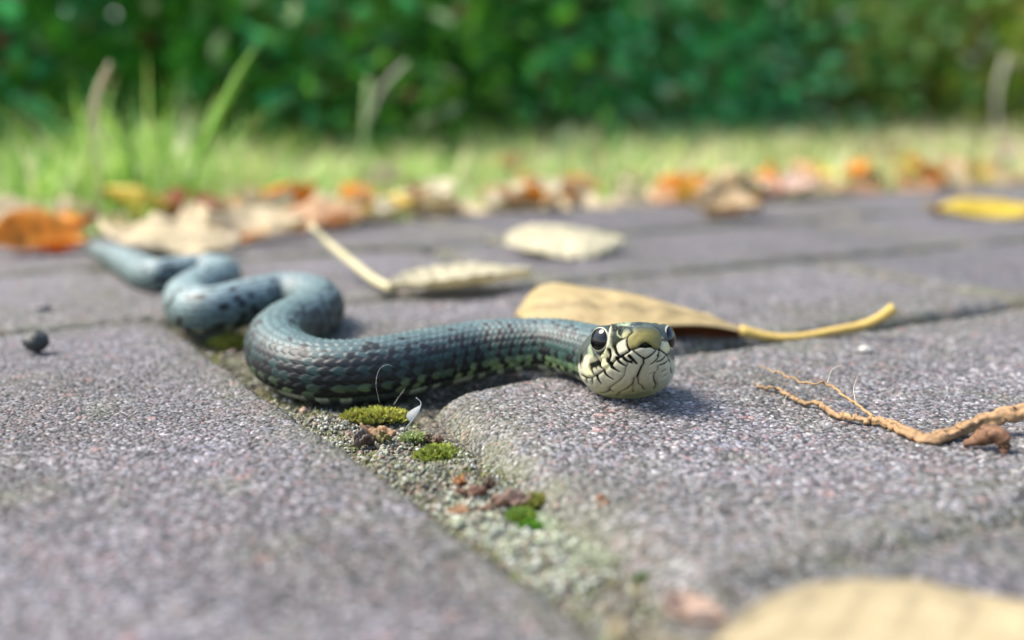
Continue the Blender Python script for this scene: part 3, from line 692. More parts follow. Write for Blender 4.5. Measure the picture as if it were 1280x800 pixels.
# ------------------------------------------------------------------ leaves
def blades(base, h, wd, lean, az, col, segs=4, rs=None):
    """base (n,3); curved tapering blades, folded along the middle; triangles"""
    n = len(base); t = np.linspace(0, 1, segs + 1)
    dirh = np.stack([np.cos(az), np.sin(az), 0 * az], 1); sidev = np.stack([-np.sin(az), np.cos(az), 0 * az], 1)
    Vs = []
    for k, tk in enumerate(t):
        c = base + h[:, None] * (UP * (tk - .28 * lean[:, None] * tk ** 2.2) + dirh * (lean[:, None] * tk ** 1.8))
        w_ = (wd * (1 - tk ** 1.6) * (.6 + .4 * min(1, tk * 4)))[:, None]
        Vs += [c - sidev * w_ / 2, c + sidev * w_ / 2]
    V = np.stack(Vs, 1).reshape(-1, 3); m = 2 * (segs + 1); b = np.arange(n)[:, None] * m
    F = np.vstack([np.hstack([b + 2 * k, b + 2 * k + 1, b + 2 * k + 3, b + 2 * k + 2]) for k in range(segs)])
    return V, F, np.repeat(col, m, axis=0)
LC = dict(cream=(.80, .66, .42), peach=(.85, .54, .30), orange=(.88, .36, .03), redbrown=(.34, .08, .02), yellow=(.80, .60, .08), brown=(.26, .13, .06),
          pink=(.62, .42, .34), olive=(.36, .38, .14), tan=(.62, .45, .25), pale=(.74, .67, .46), green=(.16, .28, .05))

def two_sided(G, th, col):
    """a sheet G (n,m,3) given thickness th; closed along its rim"""
    n, m = G.shape[:2]
    dU = np.gradient(G, axis=1); dV = np.gradient(G, axis=0); Nn = np.cross(dU, dV); Nn /= np.linalg.norm(Nn, axis=2)[..., None] + 1e-12
    top = (G + Nn * th / 2).reshape(-1, 3); bot = (G - Nn * th / 2).reshape(-1, 3)
    F1 = grid_faces(n, m); F2 = grid_faces(n, m)[:, ::-1] + n * m
    idx = np.arange(n * m).reshape(n, m)
    rim = np.concatenate([idx[0, :], idx[1:, -1], idx[-1, -2::-1], idx[-2:0:-1, 0]]); nx = np.roll(rim, -1)
    F3 = np.stack([nx, rim, rim + n * m, nx + n * m], 1)
    c = col.reshape(-1, 3)
    return np.vstack([top, bot]), np.vstack([F1, F2, F3]), np.vstack([c, c * .9])

def leaf_sheet(L, W, cross=.2, bend=.1, wav=.06, seed=0, tone='cream', nt=26, ns=13, tipk=.8, spots=.25, mid=.6, veins=.02):
    c0 = np.array(LC[tone] if isinstance(tone, str) else tone)
    t = np.linspace(0, 1, nt)[:, None]; s = np.linspace(-1, 1, ns)[None, :]
    hw = W / 2 * np.sin(np.pi * np.clip(t, .004, .996) ** tipk) ** .85 * (1 + 2.5 * veins * np.sin(t * 60 + seed))
    x = (t - .5) * L + 0 * s
    y = s * hw + .05 * L * np.sin(t * 3 + seed)
    n = fbm(t * 3 + seed + 3 + 0 * s, s * 1.5 + 7 + 0 * t, seed) - .5
    z = cross * W * (s ** 2 - .3) * np.sin(np.pi * t) + bend * L * (2 * t - 1) ** 2 + wav * W * n * 2 + veins * W * np.abs(np.sin(t * 26 + np.abs(s) * 3)) * np.abs(s)
    z = z - .03 * W * np.exp(-(s / .12) ** 2)
    G = np.stack([x, y, z], -1)
    vq = np.modf(t * 10 - np.abs(s) * 1.7 + 5)[0]; vein = np.exp(-((vq - .5) / .09) ** 2) * (np.abs(s) < .92)
    G[..., 2] -= vein * veins * W * .5
    sp = fbm(t * 9 + seed * 3 + 0 * s, s * 4 + 11 + 0 * t, seed + 2)
    k = 1 - .35 * np.clip((np.abs(s) - .75) / .25, 0, 1) * spots * 2 + 0 * t
    col = c0[None, None, :] * k[..., None]
    col = np.where((sp > .66)[..., None], col * (1 - spots * 1.6 * np.clip((sp - .66) * 8, 0, 1))[..., None] , col)
    col = col * (1 - (1 - mid) * np.exp(-(s / .07) ** 2))[..., None] * (.9 + .2 * sp[..., None]) * (1 - .22 * vein)[..., None]
    return G, np.clip(col, 0.005, 1)

def fallen_leaf(p, L, W, yaw, tone, label, group=None, tilt=(0, 0), pet=0.0, name="fallen_leaf", zoff=0.0, ground=None, mesh=None, **k):
    """leaf lying at p; its lowest point touches height p[2]"""
    if mesh is None:
        G, col = leaf_sheet(L, W, tone=tone, **k)
        Rm = np.array(Matrix.Rotation(yaw, 3, 'Z') @ Matrix.Rotation(tilt[0], 3, 'X') @ Matrix.Rotation(tilt[1], 3, 'Y'))
        G = G @ Rm.T
        zmin = G[..., 2].min(); G[..., 2] -= zmin
        V, F, C_ = two_sided(G, .00028, col)
        parts = [(V, F, C_)]
        base = G[0, G.shape[1] // 2]
        pt = None
        if pet:
            d = (G[0].mean(0) - G[3].mean(0)); d /= np.linalg.norm(d)
            q = [base - d * .001, base + d * pet * .4 + UP * .001, base + d * pet * .8 + UP * .0015 + np.array([-d[1], d[0], 0]) * pet * .12, base + d * pet + np.array([-d[1], d[0], 0]) * pet * .25 + UP * .003]
            q = np.array(q); q[:, 2] = np.maximum(q[:, 2], .0006)
            pt = tube(crom(q, 14), np.linspace(.0005, .0008, 14), 7)
        me = mesh_np("blade", V, F, col=C_, mat=MAT['leaf'])
    if pet:
        r = link(name, None, loc=tuple(p)); link("blade", me, r)
        pc = np.tile(np.array(LC[tone] if isinstance(tone, str) else tone) * .7, (len(pt[0]), 1)).astype(float)
        link("petiole", clean_mesh("petiole", pt[0], pt[1], col=pc, mat=MAT['leaf']), r)
    else:
        me.name = name; r = link(name, me, loc=tuple(p))
    return tag(r, label, "leaf", group)

def sheet_obj(name, G, tone, parent, th=.0003, seed=0, shade=None):
    n, m = G.shape[:2]; t = np.linspace(0, 1, n)[:, None] + np.zeros((1, m)); s = np.linspace(0, 1, m)[None, :] + np.zeros((n, 1))
    sp = fbm(t * 12 + seed, s * 6 + seed, seed); sp = .6 * sp + .4 * fbm(t * 40 + seed, s * 22 + seed, seed + 3)
    vq = np.modf(t * 9 + np.abs(s - .62) * 3.0 + 5)[0]; col = np.array(tone) * (.75 + .5 * sp[..., None]) * (1 - .25 * np.exp(-((vq - .5) / .07) ** 2))[..., None] * (1 + .35 * np.clip(.35 - t, 0, 1))[..., None]
    col = col * (1 - .4 * np.exp(-((s - .62) / .05) ** 2))[..., None]
    if shade is not None: col = col * shade[..., None]
    col = np.where((sp > .72)[..., None], col * .65, col)
    V, F, C_ = two_sided(G, th, np.clip(col, .004, 1))
    return link(name, mesh_np(name, V, F, col=C_, mat=MAT['leaf']), parent)

# ---- the large curled leaf behind the head
big = link("curled_leaf", None, loc=tuple(at(780, 428)))
tag(big, "large curled tan leaf right behind the snake's head, its thick stalk pointing right", "leaf")
bi = Matrix.Translation(-big.location)
rim = crom([at_y(643, 396, .283), at_y(662, 368, .281), at_y(684, 355, .279), at_y(712, 356, .277), at_y(735, 360, .276), at_y(780, 366, .274), at_y(840, 383, .271), at_y(895, 401, .268), at_y(938, 416, .264)], 40)
frt = crom([at_y(650, 396, .270), at_y(668, 404, .262), at_y(700, 412, .259), at_y(745, 415, .258), at_y(800, 413, .258), at_y(848, 407, .259), at_y(895, 409, .261), at_y(938, 418, .263)], 40)
bak = rim * 1.0; bak[:, 1] += np.sin(np.linspace(0, 1, 40) * np.pi) * .014; bak[:, 2] = .001 + .25 * rim[:, 2] * (1 - np.sin(np.linspace(0, 1, 40) * np.pi))
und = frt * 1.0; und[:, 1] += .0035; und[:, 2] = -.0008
rows_ = []
for k in range(8):
    t = k / 7; P_ = bak * (1 - t) + rim * t; P_[:, 2] += .002 * np.sin(np.pi * t) * np.sin(np.linspace(0, 1, 40) * np.pi); rows_.append(P_)
G1 = np.stack(rows_, 1)
rows_ = []
for k in range(16):
    t = k / 15; P_ = rim * (1 - t) + frt * t
    P_[:, 2] += (.0022 * np.sin(np.pi * t) + (fbm(np.linspace(0, 14, 40), t * 3 + np.zeros(40), 5) - .5) * .0034 * np.sin(np.pi * t)) * np.sin(np.linspace(.02, .98, 40) * np.pi); rows_.append(P_)
G2 = np.stack(rows_, 1)
rows_ = []
for k in range(6):
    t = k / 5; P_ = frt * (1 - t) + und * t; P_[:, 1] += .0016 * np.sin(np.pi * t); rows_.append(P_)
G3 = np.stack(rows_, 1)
for nm, G_, tone, sd_ in (("blade", G2, (.55, .42, .21), 3), ("blade_back", G1, (.50, .36, .18), 4), ("underside_shade", G3, (.16, .045, .012), 5)):  # third sheet: shadow under the leaf's front edge, put in as dark brown
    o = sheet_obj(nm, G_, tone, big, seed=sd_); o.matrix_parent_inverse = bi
stk = crom([at_y(925, 413, .2635), at_y(962, 421, .263), at_y(1000, 421, .262), at_y(1040, 414, .262), at_y(1076, 407, .262), at_y(1100, 397, .261), at_y(1118, 384, .260)], 30)
V, F = tube(stk, np.interp(np.linspace(0, 1, 30), [0, .3, .85, 1], [.0014, .0009, .0011, .0014]), 12, rough=.06)
o = link("petiole", clean_mesh("petiole", V, F, col=np.tile((.52, .36, .10), (len(V), 1)), mat=MAT['bark']), big); o.matrix_parent_inverse = bi

# ---- pale leaf with a long raised petiole, middle distance
pl = link("long_stalked_leaf", None, loc=tuple(at(570, 362)))
tag(pl, "slim pale leaf with a long arching stalk, left of the large curled leaf", "leaf")
pi_ = Matrix.Translation(-pl.location)
a0 = at(483, 366, .001); a1 = at(668, 351, .001); ax = (a1 - a0); Ln = np.linalg.norm(ax); ax /= Ln; ay = np.cross(UP, ax)
Gs, cs = leaf_sheet(Ln, .026, cross=.14, bend=.0, wav=.05, seed=4, tone='pale', nt=60, ns=21)
Gw = (a0 + a1) / 2 + Gs[..., 0:1] * ax + Gs[..., 1:2] * ay + (Gs[..., 2:3] - Gs[..., 2].min() + .0003) * UP
V, F, C_ = two_sided(Gw, .0003, cs); o = link("blade", mesh_np("blade", V, F, col=C_, mat=MAT['leaf']), pl); o.matrix_parent_inverse = pi_
q = crom([at(492, 362, .002), at(468, 350, .003), at(440, 328, .006), at(412, 305, .010), at(388, 282, .0155)], 24)
V, F = tube(q, np.linspace(.0015, .0011, 24), 9); o = link("petiole", clean_mesh("petiole", V, F, col=np.tile((.50, .44, .26), (len(V), 1)), mat=MAT['bark']), pl); o.matrix_parent_inverse = pi_

fallen_leaf(at(708, 316, .0), .046, .040, .25, 'pale', "broad cream leaf arched on the paving, beyond the slim stalked leaf", seed=8, cross=-.12, bend=-.05, wav=.05, tilt=(.16, 0), pet=.006, nt=60, ns=25)
fallen_leaf(at(906, 272, .0), .034, .026, -.3, 'tan', "crumpled pale brown leaf alone on the paving just in front of the litter", seed=12, cross=.35, bend=.12, wav=.25, spots=.5, tilt=(.3, .1))
fallen_leaf(at(1236, 270, .0), .050, .024, .08, 'yellow', "bright yellow leaf on the far right of the paving", seed=15, cross=.1, bend=.03, wav=.1, tilt=(.3, 0), pet=.008)
fallen_leaf(at(1172, 268, .0), .009, .008, .3, 'redbrown', "small dark maroon leaf scrap touching the left end of the bright yellow leaf", seed=17, cross=.5, bend=.2, wav=.3, name="leaf_scrap")
# foreground leaf
fp0, fp1 = at(880, 815, .003), at(1660, 856, .003); d = fp1 - fp0
fallen_leaf(np.r_[((fp0 + fp1) / 2)[:2] - np.array([0, .004]), .0002], np.linalg.norm(d), .040, math.atan2(d[1], d[0]), (.64, .52, .31), "big pale yellow leaf closest to the lens in the lower right corner", seed=21, cross=.05, bend=.03, wav=.04, pet=.009, tipk=.8, nt=110, ns=41, spots=.3, veins=.003)
rb_ = at(872, 752, .002)
fallen_leaf(np.r_[rb_[:2], -.001], .008, .0055, -.9, (.60, .42, .32), "pinkish brown leaf scrap at the left tip of the big yellow foreground leaf", seed=23, cross=.3, bend=.2, wav=.2, name="leaf_scrap")

# ---- the litter along the grass edge. px, lower py, width px, cross, tilt, tone, label
LIT = [
 (14, 300, 70, .3, -.5, 'cream', "pale cream leaf at the far left end of the litter row"),
 (48, 312, 92, .4, -.9, 'orange', "upturned orange brown leaf at the left end of the litter row"),
 (62, 292, 62, .3, -.7, 'peach', "peach coloured leaf leaning above the orange brown leaf on the left"),
 (150, 275, 50, .3, -.8, 'tan', "tan leaf standing among the grass left of the snake's tail tip"),
 (215, 312, 128, .1, -.35, 'cream', "long cream leaf lying just behind the snake's tail"),
 (232, 272, 98, .35, -.2, 'redbrown', "dark red brown leaf shaded under the tall grass tuft"),
 (322, 300, 92, .2, -.5, 'cream', "cream leaf overlapping the end of the long cream leaf"),
 (305, 300, 50, .3, -.3, 'orange', "orange edged leaf tucked under the cream leaf near the tail"),
 (345, 248, 50, .2, -.9, 'yellow', "upright bright yellow leaf in the grass left of centre"),
 (312, 246, 56, .3, -.8, 'peach', "dull peach leaf standing left of the upright yellow leaf"),
 (398, 285, 88, .25, -.6, 'peach', "pale orange leaf touching the top of the long leaf stalk"),
 (428, 278, 62, .25, -.5, 'yellow', "golden leaf right of the long leaf stalk"),
 (468, 275, 70, .2, -.5, 'pale', "whitish green leaf in the litter left of the red brown leaf"),
 (452, 252, 40, .3, -.6, 'brown', "brown leaf behind the whitish green leaf"),
 (522, 258, 56, .4, -.9, 'redbrown', "upturned red brown leaf in the middle of the litter row"),
 (565, 262, 70, .3, -.5, 'cream', "cream leaf right of the red brown leaf"),
 (610, 262, 60, .2, -.4, 'tan', "tan leaf third to the right of the red brown leaf"),
 (628, 240, 44, .3, -.6, 'peach', "peach leaf half hidden in grass behind the tan leaf"),
 (660, 258, 60, .2, -.45, 'pale', "pale leaf left of the vivid orange leaf"),
 (668, 238, 50, .3, -.7, 'orange', "dull orange leaf left of the vivid orange leaf"),
 (721, 236, 52, .35, -1.0, 'orange', "vivid orange leaf standing up in the middle of the row"),
 (722, 256, 76, .2, -.4, 'cream', "cream leaf lying in front of the vivid orange leaf"),
 (782, 226, 48, .3, -.6, 'brown', "brown leaf behind the pair of cream leaves right of the vivid orange one"),
 (790, 252, 62, .3, -.7, 'cream', "tall cream leaf right of the vivid orange leaf"),
 (828, 248, 56, .3, -.5, 'peach', "peach leaf between two cream leaves"),
 (884, 240, 58, .3, -.85, 'orange', "deep orange leaf above the crumpled brown leaf on the paving"),
 (930, 246, 50, .2, -.4, 'olive', "grey green leaf right of the deep orange leaf"),
 (982, 246, 62, .25, -.6, 'pink', "pinkish leaf by the paving edge right of centre"),
 (1030, 240, 46, .2, -.5, 'tan', "tan leaf beside the pinkish leaf"),
 (1080, 236, 48, .25, -.5, 'peach', "peach leaf on the right part of the edge"),
 (1132, 208, 36, .3, -.9, 'orange', "small orange leaf standing in the grass far right"),
 (1150, 232, 50, .25, -.5, 'peach', "warm beige leaf below the small orange leaf"),
 (1200, 230, 56, .25, -.5, 'cream', "cream leaf near the right end of the litter row"),
 (1255, 226, 60, .25, -.5, 'tan', "light tan leaf at the right end of the litter row"),
]
for k, (px, py, wp, cr, tl, tone, lab) in enumerate(LIT):
    p = at(px, py, 0.001); 
    vv = (p[:2] - O) @ AN
    p = np.array([*p[:2], .0003 if vv < EDGE_V else -.0045])
    L = wp * p[1] / FPX * 1.35
    fallen_leaf(p, L, L * random.uniform(.5, .72), random.uniform(-.35, .35), tone, lab, group="fallen leaves along the grass edge", tilt=(-tl * .6, random.uniform(-.15, .15)),
                seed=100 + k, cross=cr, bend=random.uniform(-.05, .15), wav=.2, nt=18, ns=9, spots=.35)
protos = []
for k, tone in enumerate(('cream', 'tan', 'peach', 'pale', 'orange', 'brown', 'yellow', 'pink')):
    G, col = leaf_sheet(.03, .018, cross=.3, bend=.1, wav=.25, seed=200 + k, tone=tone, nt=12, ns=7)
    V, F, C_ = two_sided(G, .0003, col); protos.append(mesh_np("fallen_leaf", V, F, col=C_, mat=MAT['leaf']))
TW = ('cream', 'tan', 'peach', 'pale', 'orange', 'brown', 'yellow', 'pink')
LM = [(-90, 'past the left edge'), (60, 'near the upturned orange brown leaf'), (170, 'near the dry pale stalk'), (290, 'by the bright green blade'), (400, 'by the tip of the long leaf stalk'), (500, 'behind the whitish green leaf'), (610, 'near the red brown leaf'), (720, 'around the vivid orange leaf'), (830, 'behind the arched cream leaf'), (930, 'near the crumpled brown leaf'), (1030, 'around the pinkish leaf'), (1140, 'by the small orange leaf'), (1250, 'behind the bright yellow leaf'), (1400, 'past the right edge')]
for k in range(290):
    u = random.uniform(-.55, 1.9); v = EDGE_V + (random.uniform(-.012, .05) if k < 220 else .03 + random.random() ** 1.3 * .8)
    p = uv(u, v)
    if p[1] < .3 or abs(p[0]) > p[1] * .55: continue
    ti = (0, 6, 0, 4, 1, 0, 4, 2, 3, 6, 0, 4)[k % 12] if k < 220 else random.choice((0, 1, 3, 2, 5, 7))
    pxs = CX + FPX * p[0] / p[1]; lm = min(LM, key=lambda q: abs(q[0] - pxs))[1]
    where = "on the paving edge" if v < EDGE_V else "just inside the grass" if v < EDGE_V + .035 else "in the short grass" if v < EDGE_V + .25 else "far back in the grass"
    o = link("fallen_leaf", protos[ti], loc=(p[0], p[1], (.002 if v < EDGE_V else -.001) + (random.uniform(.002, .010) if k < 220 else .004)),
             rot=(random.uniform(-.7, 1.0), random.uniform(-.5, .5), random.uniform(0, 6.28)))
    s_ = random.uniform(.7, 1.3); o.scale = (s_,) * 3
    tag(o, "small %s leaf %s, %s" % (TW[ti], where, lm), "leaf", "small leaves scattered in the grass edge")

# ------------------------------------------------------------------ moss, grit and crumbs in the joint
def fillz(p):
    return float(fill_h((p[:2] - O) @ AC, (p[:2] - O) @ AN))
def moss(px, py, w_, h_, tone, label, n=700, spike=.0011, name="moss_cushion", cat="moss"):
    p = at(px, py, -.003); z0 = fillz(p); w = w_ * p[1] / FPX; dep = w * h_ 
    rs = np.random.default_rng(int(px * 7 + py))
    a = rs.uniform(0, 2 * np.pi, n); r = np.sqrt(rs.uniform(0, 1, n)); lump = .7 + .6 * fbm(np.cos(a) * 2 + 5, np.sin(a) * 2 + 5, int(px))
    x = np.cos(a) * r * w / 2 * lump; y = np.sin(a) * r * dep / 2 * lump; hz = np.sqrt(np.clip(1 - r ** 2, 0, 1)) * min(w, dep) * (.22 if cat == 'moss' else .08) * (.5 + fbm(x * 900 + 20, y * 900 + 20, 3))
    B = np.stack([x, y, hz], 1)
    d = np.stack([rs.normal(0, .7, n) + np.cos(a) * r * .6, rs.normal(0, .7, n) + np.sin(a) * r * .6, rs.uniform(.5, 1.4, n)], 1); d /= np.linalg.norm(d, axis=1)[:, None]
    sd_ = np.cross(d, rs.normal(0, 1, (n, 3))); sd_ /= np.linalg.norm(sd_, axis=1)[:, None]
    l = spike * rs.uniform(.5, 1.3, n)[:, None]; wd = l * .24
    V = np.stack([B - sd_ * wd * .6, B + sd_ * wd * .6, B + d * l * .55 + sd_ * wd, B + d * l, B + d * l * .55 - sd_ * wd], 1).reshape(-1, 3)
    b = np.arange(n)[:, None] * 5
    F = np.vstack([b + np.array([[0, 1, 2]]), b + np.array([[0, 2, 4]]), b + np.array([[4, 2, 3]])])
    c = np.array(tone) * rs.uniform(.55, 1.35, (n, 1)) * np.array([[1, 1, 1]]) + rs.normal(0, .015, (n, 3)); c = np.repeat(np.clip(c, .01, 1), 5, axis=0)
    # the cushion's own soft dome under the leaflets
    uu, tt = np.meshgrid(np.linspace(0, 1, 8), np.linspace(0, 2 * np.pi, 16, endpoint=False), indexing='ij')
    D = np.stack([np.cos(tt) * uu * w * .46, np.sin(tt) * uu * dep * .46, np.sqrt(1 - uu ** 2 * .98) * min(w, dep) * (.16 if cat == 'moss' else .03) - (.0012 if cat == 'moss' else .002)], -1).reshape(-1, 3)
    Fd = grid_faces(8, 16, True); Fd = np.vstack([Fd[:, :3], Fd[:, [0, 2, 3]]])[:, ::-1] + len(V)
    me = mesh_np(name, np.vstack([V, D]), np.vstack([F, Fd]), smooth=False, col=np.vstack([c, np.tile(np.array(tone) * .7, (len(D), 1))]), mat=MAT['moss'])
    return tag(link(name, me, loc=(p[0], p[1], z0 + .0002)), label, cat)
YG = (.42, .42, .08); BG = (.24, .36, .06); LG = (.62, .66, .48)
moss(470, 520, 78, .42, YG, "yellow green moss cushion against the snake's belly in the joint", n=1100, spike=.0016)
moss(546, 562, 44, .9, (.32, .38, .07), "yellow green moss patch with grit, midway between snake and brown crumbs", n=800, spike=.0014)
moss(520, 548, 34, .6, (.36, .42, .16), "thin pale moss patch below the white feather", n=350)
moss(652, 640, 30, .9, BG, "bright green moss ball left of the pale lichen", n=700, spike=.0012)
moss(664, 650, 24, .9, (.12, .30, .02), "small rich green moss ball just in front of the bright green one", n=500, spike=.0011)
moss(668, 626, 34, .7, (.33, .33, .08), "olive moss cushion behind the bright green moss ball", n=600, spike=.0012)
moss(712, 642, 96, .8, LG, "pale mint lichen patch in the middle of the joint", n=1500, spike=.0008, name="lichen_patch", cat="lichen")
moss(737, 650, 20, .9, (.30, .30, .03), "small mustard moss ball under the curled orange brown scrap", n=350, spike=.001)
moss(770, 692, 100, .8, (.56, .58, .42), "blurred pale green lichen patch low in the joint", n=1300, spike=.0008, name="lichen_patch", cat="lichen")
moss(818, 722, 40, .8, (.25, .32, .14), "blurred green moss patch near the big yellow leaf", n=500)
moss(286, 427, 46, .9, YG, "yellow green moss cushion in the joint between two loops of the snake", n=900, spike=.0016)
moss(905, 424, 110, .25, (.30, .33, .06), "moss strip in the joint under the stalk of the large curled leaf", n=700, spike=.0014)

def crumple(px, py, wp, asp, tone, label, seed, name="bark_scrap", cat="scrap", lift=.35, z=None, yaw=None, curl=1.0, spots=.4):
    p = at(px, py, -.002); L = wp * p[1] / FPX; zz = fillz(p) if z is None else z
    p = np.array([p[0], p[1], zz]); n, m = 22, 12
    t = np.linspace(0, 1, n)[:, None] + np.zeros((1, m)); s = np.linspace(-1, 1, m)[None, :] + np.zeros((n, 1))
    W = L * asp
    edge_ = .75 + .5 * fbm(t * 6 + seed, s * 0 + 3 + (s > 0) * 4, seed)
    hw = W / 2 * np.sin(np.pi * np.clip(t, .02, .98)) ** .6 * edge_
    x = (t - .5) * L; y = s * hw
    zc = lift * W * ((fbm(t * 4 + seed, s * 2 + 9, seed) - .4) * 2.2 + curl * .5 * s ** 2)
    G = np.stack([x, y, zc], -1)
    yw = random.uniform(-.5, .5) if yaw is None else yaw
    G = G @ np.array(Matrix.Rotation(yw, 3, 'Z') @ Matrix.Rotation(.35, 3, 'X')).T; G[..., 2] -= G[..., 2].min()
    sp = fbm(t * 8 + seed, s * 4 + seed, seed + 1)
    col = np.array(tone) * (.7 + .6 * sp[..., None]); col = np.where((sp > .62)[..., None], col * (1 - spots), col)
    V, F, C_ = two_sided(G, min(.0005, W * .12), np.clip(col, .005, 1))
    return tag(link(name, mesh_np(name, V, F, col=C_, mat=MAT['leaf']), loc=tuple(p)), label, cat)
TN = (.42, .24, .12); DB = (.10, .06, .04)
crumple(474, 535, 46, .42, (.46, .28, .15), "tan curled bark scrap lying on the yellow green moss by the snake", 3, lift=.6)
crumple(455, 543, 26, .7, (.24, .19, .16), "grey brown lump of bark below the tan curled scrap", 5, lift=.9)
crumple(480, 544, 22, .6, (.30, .26, .10), "olive brown scrap touching the grey brown lump", 6, lift=.8)
crumple(543, 543, 26, .5, (.22, .14, .10), "dark brown crumb behind the second moss patch", 7, lift=.8)
crumple(576, 592, 17, .8, (.58, .30, .13), "small orange brown flake above the brown scraps", 9, name="leaf_flake", cat="flake", lift=.7)
crumple(590, 607, 42, .5, (.28, .16, .11), "dark crumpled leaf scrap in the middle of the joint", 11, name="leaf_scrap", lift=.7)
crumple(612, 603, 16, .8, DB, "blackish crumb right behind the dark crumpled scrap", 12, lift=.9)
crumple(574, 626, 30, .55, (.52, .30, .16), "orange tan leaf scrap in front of the dark crumpled scrap", 13, name="leaf_scrap", lift=.6)
crumple(638, 621, 56, .36, (.50, .34, .26), "long pinkish tan leaf scrap behind the bright green moss", 15, name="leaf_scrap", lift=.8, yaw=.25)
crumple(606, 622, 24, .5, (.34, .20, .13), "brown flake between the two tan leaf scraps", 16, name="leaf_flake", cat="flake", lift=.7)
crumple(749, 640, 32, .6, (.55, .27, .13), "curled orange brown scrap on the paver edge right of the mint lichen", 17, name="leaf_scrap", lift=.9, curl=2.4, spots=.2, z=-.003)
crumple(840, 748, 24, .8, (.05, .035, .03), "black piece standing for a dark hole in the joint beside the big yellow leaf", 19, lift=.8)  # black scrap painted as the shade inside a hole
crumple(826, 782, 34, .6, (.36, .17, .10), "reddish scrap at the bottom edge of the joint", 20, name="leaf_scrap", lift=.6)

# grit: thousands of little angular stones lying in the joint
def stones(n, us, vs, size, seed, zoff=0, par=True, cols=None):
    rs = np.random.default_rng(seed)
    ph = (1 + 5 ** .5) / 2
    ico = np.array([(-1, ph, 0), (1, ph, 0), (-1, -ph, 0), (1, -ph, 0), (0, -1, ph), (0, 1, ph), (0, -1, -ph), (0, 1, -ph), (ph, 0, -1), (ph, 0, 1), (-ph, 0, -1), (-ph, 0, 1)]) / 1.9
    fi = np.array([(0, 11, 5), (0, 5, 1), (0, 1, 7), (0, 7, 10), (0, 10, 11), (1, 5, 9), (5, 11, 4), (11, 10, 2), (10, 7, 6), (7, 1, 8), (3, 9, 4), (3, 4, 2), (3, 2, 6), (3, 6, 8), (3, 8, 9), (4, 9, 5), (2, 4, 11), (6, 2, 10), (8, 6, 7), (9, 8, 1)])
    v = rs.uniform(*vs, n); u = rs.uniform(*us, n)
    if par:
        jl = jl0 - O; u = u + (jl @ AC) + (v - jl @ AN) * (jd @ AC) / (jd @ AN)
    P_ = O + u[:, None] * AC + v[:, None] * AN
    s_ = size[0] + (size[1] - size[0]) * rs.uniform(0, 1, n) ** 2.5
    z = fill_h(u, v) + zoff + s_ * .12
    V = ico[None] * rs.uniform(.6, 1.2, (n, 12, 1)) * (s_[:, None, None] / 2) * rs.uniform(.6, 1.25, (n, 1, 3))
    V = V + np.stack([P_[:, 0], P_[:, 1], z], 1)[:, None, :]
    F = (np.arange(n)[:, None, None] * 12 + fi[None]).reshape(-1, 3)
    pal = np.array(cols or [(.42, .40, .30), (.55, .55, .45), (.30, .27, .22), (.66, .66, .58), (.20, .15, .10), (.36, .38, .24), (.45, .30, .22), (.50, .55, .40)])
    c = pal[rs.integers(0, len(pal), n)] * rs.uniform(.22, .72, (n, 1))
    return V.reshape(-1, 3), F, np.repeat(c, 12, axis=0)
mint = [(.66, .72, .54), (.74, .76, .66), (.52, .60, .40), (.60, .58, .44), (.40, .44, .26), (.34, .26, .18)]
V, F, C_ = merge([stones(2600, (.003, .0195), (-.085, -.048), (.0003, .0013), 8, zoff=.0002, cols=mint), stones(9000, (.0005, .021), (-.10, .006), (.00022, .0011), 5), stones(1800, (.001, .02), (.006, .2), (.0005, .0018), 6)])
tag(link("joint_grit_stones", mesh_np("joint_grit_stones", V, F, smooth=False, col=C_, mat=MAT['stone']), pavement), kind="stuff")

# moss creeping along both lips of the joint
rs = np.random.default_rng(91); n = 16000
v = rs.uniform(-.1, .14, n); u = rs.uniform(-.001, .021, n); jl = jl0 - O
mask = fbm(u * 330 + 40, v * 330 + 40, 15) + .35 * np.abs(u - .010) / .010 > .66 + .12 * rs.uniform(-1, 1, n)
v = v[mask]; u = u[mask]; n = len(v); uu = u + (jl @ AC) + (v - jl @ AN) * (jd @ AC) / (jd @ AN)
P_ = O + uu[:, None] * AC + v[:, None] * AN; h = rs.uniform(.0004, .0011, n)
c = np.array([(.22, .26, .05), (.12, .14, .04), (.30, .30, .10), (.34, .38, .22)])[rs.integers(0, 4, n)] * rs.uniform(.6, 1.2, (n, 1))
V, F, C_ = blades(np.c_[P_, fill_h(uu, v) - .0001], h, h * .38, rs.uniform(.2, 1.4, n), rs.uniform(0, 6.28, n), c, segs=2)
tag(link("joint_moss", mesh_np("joint_moss", V, F, col=C_, mat=MAT['moss']), pavement), kind="stuff")

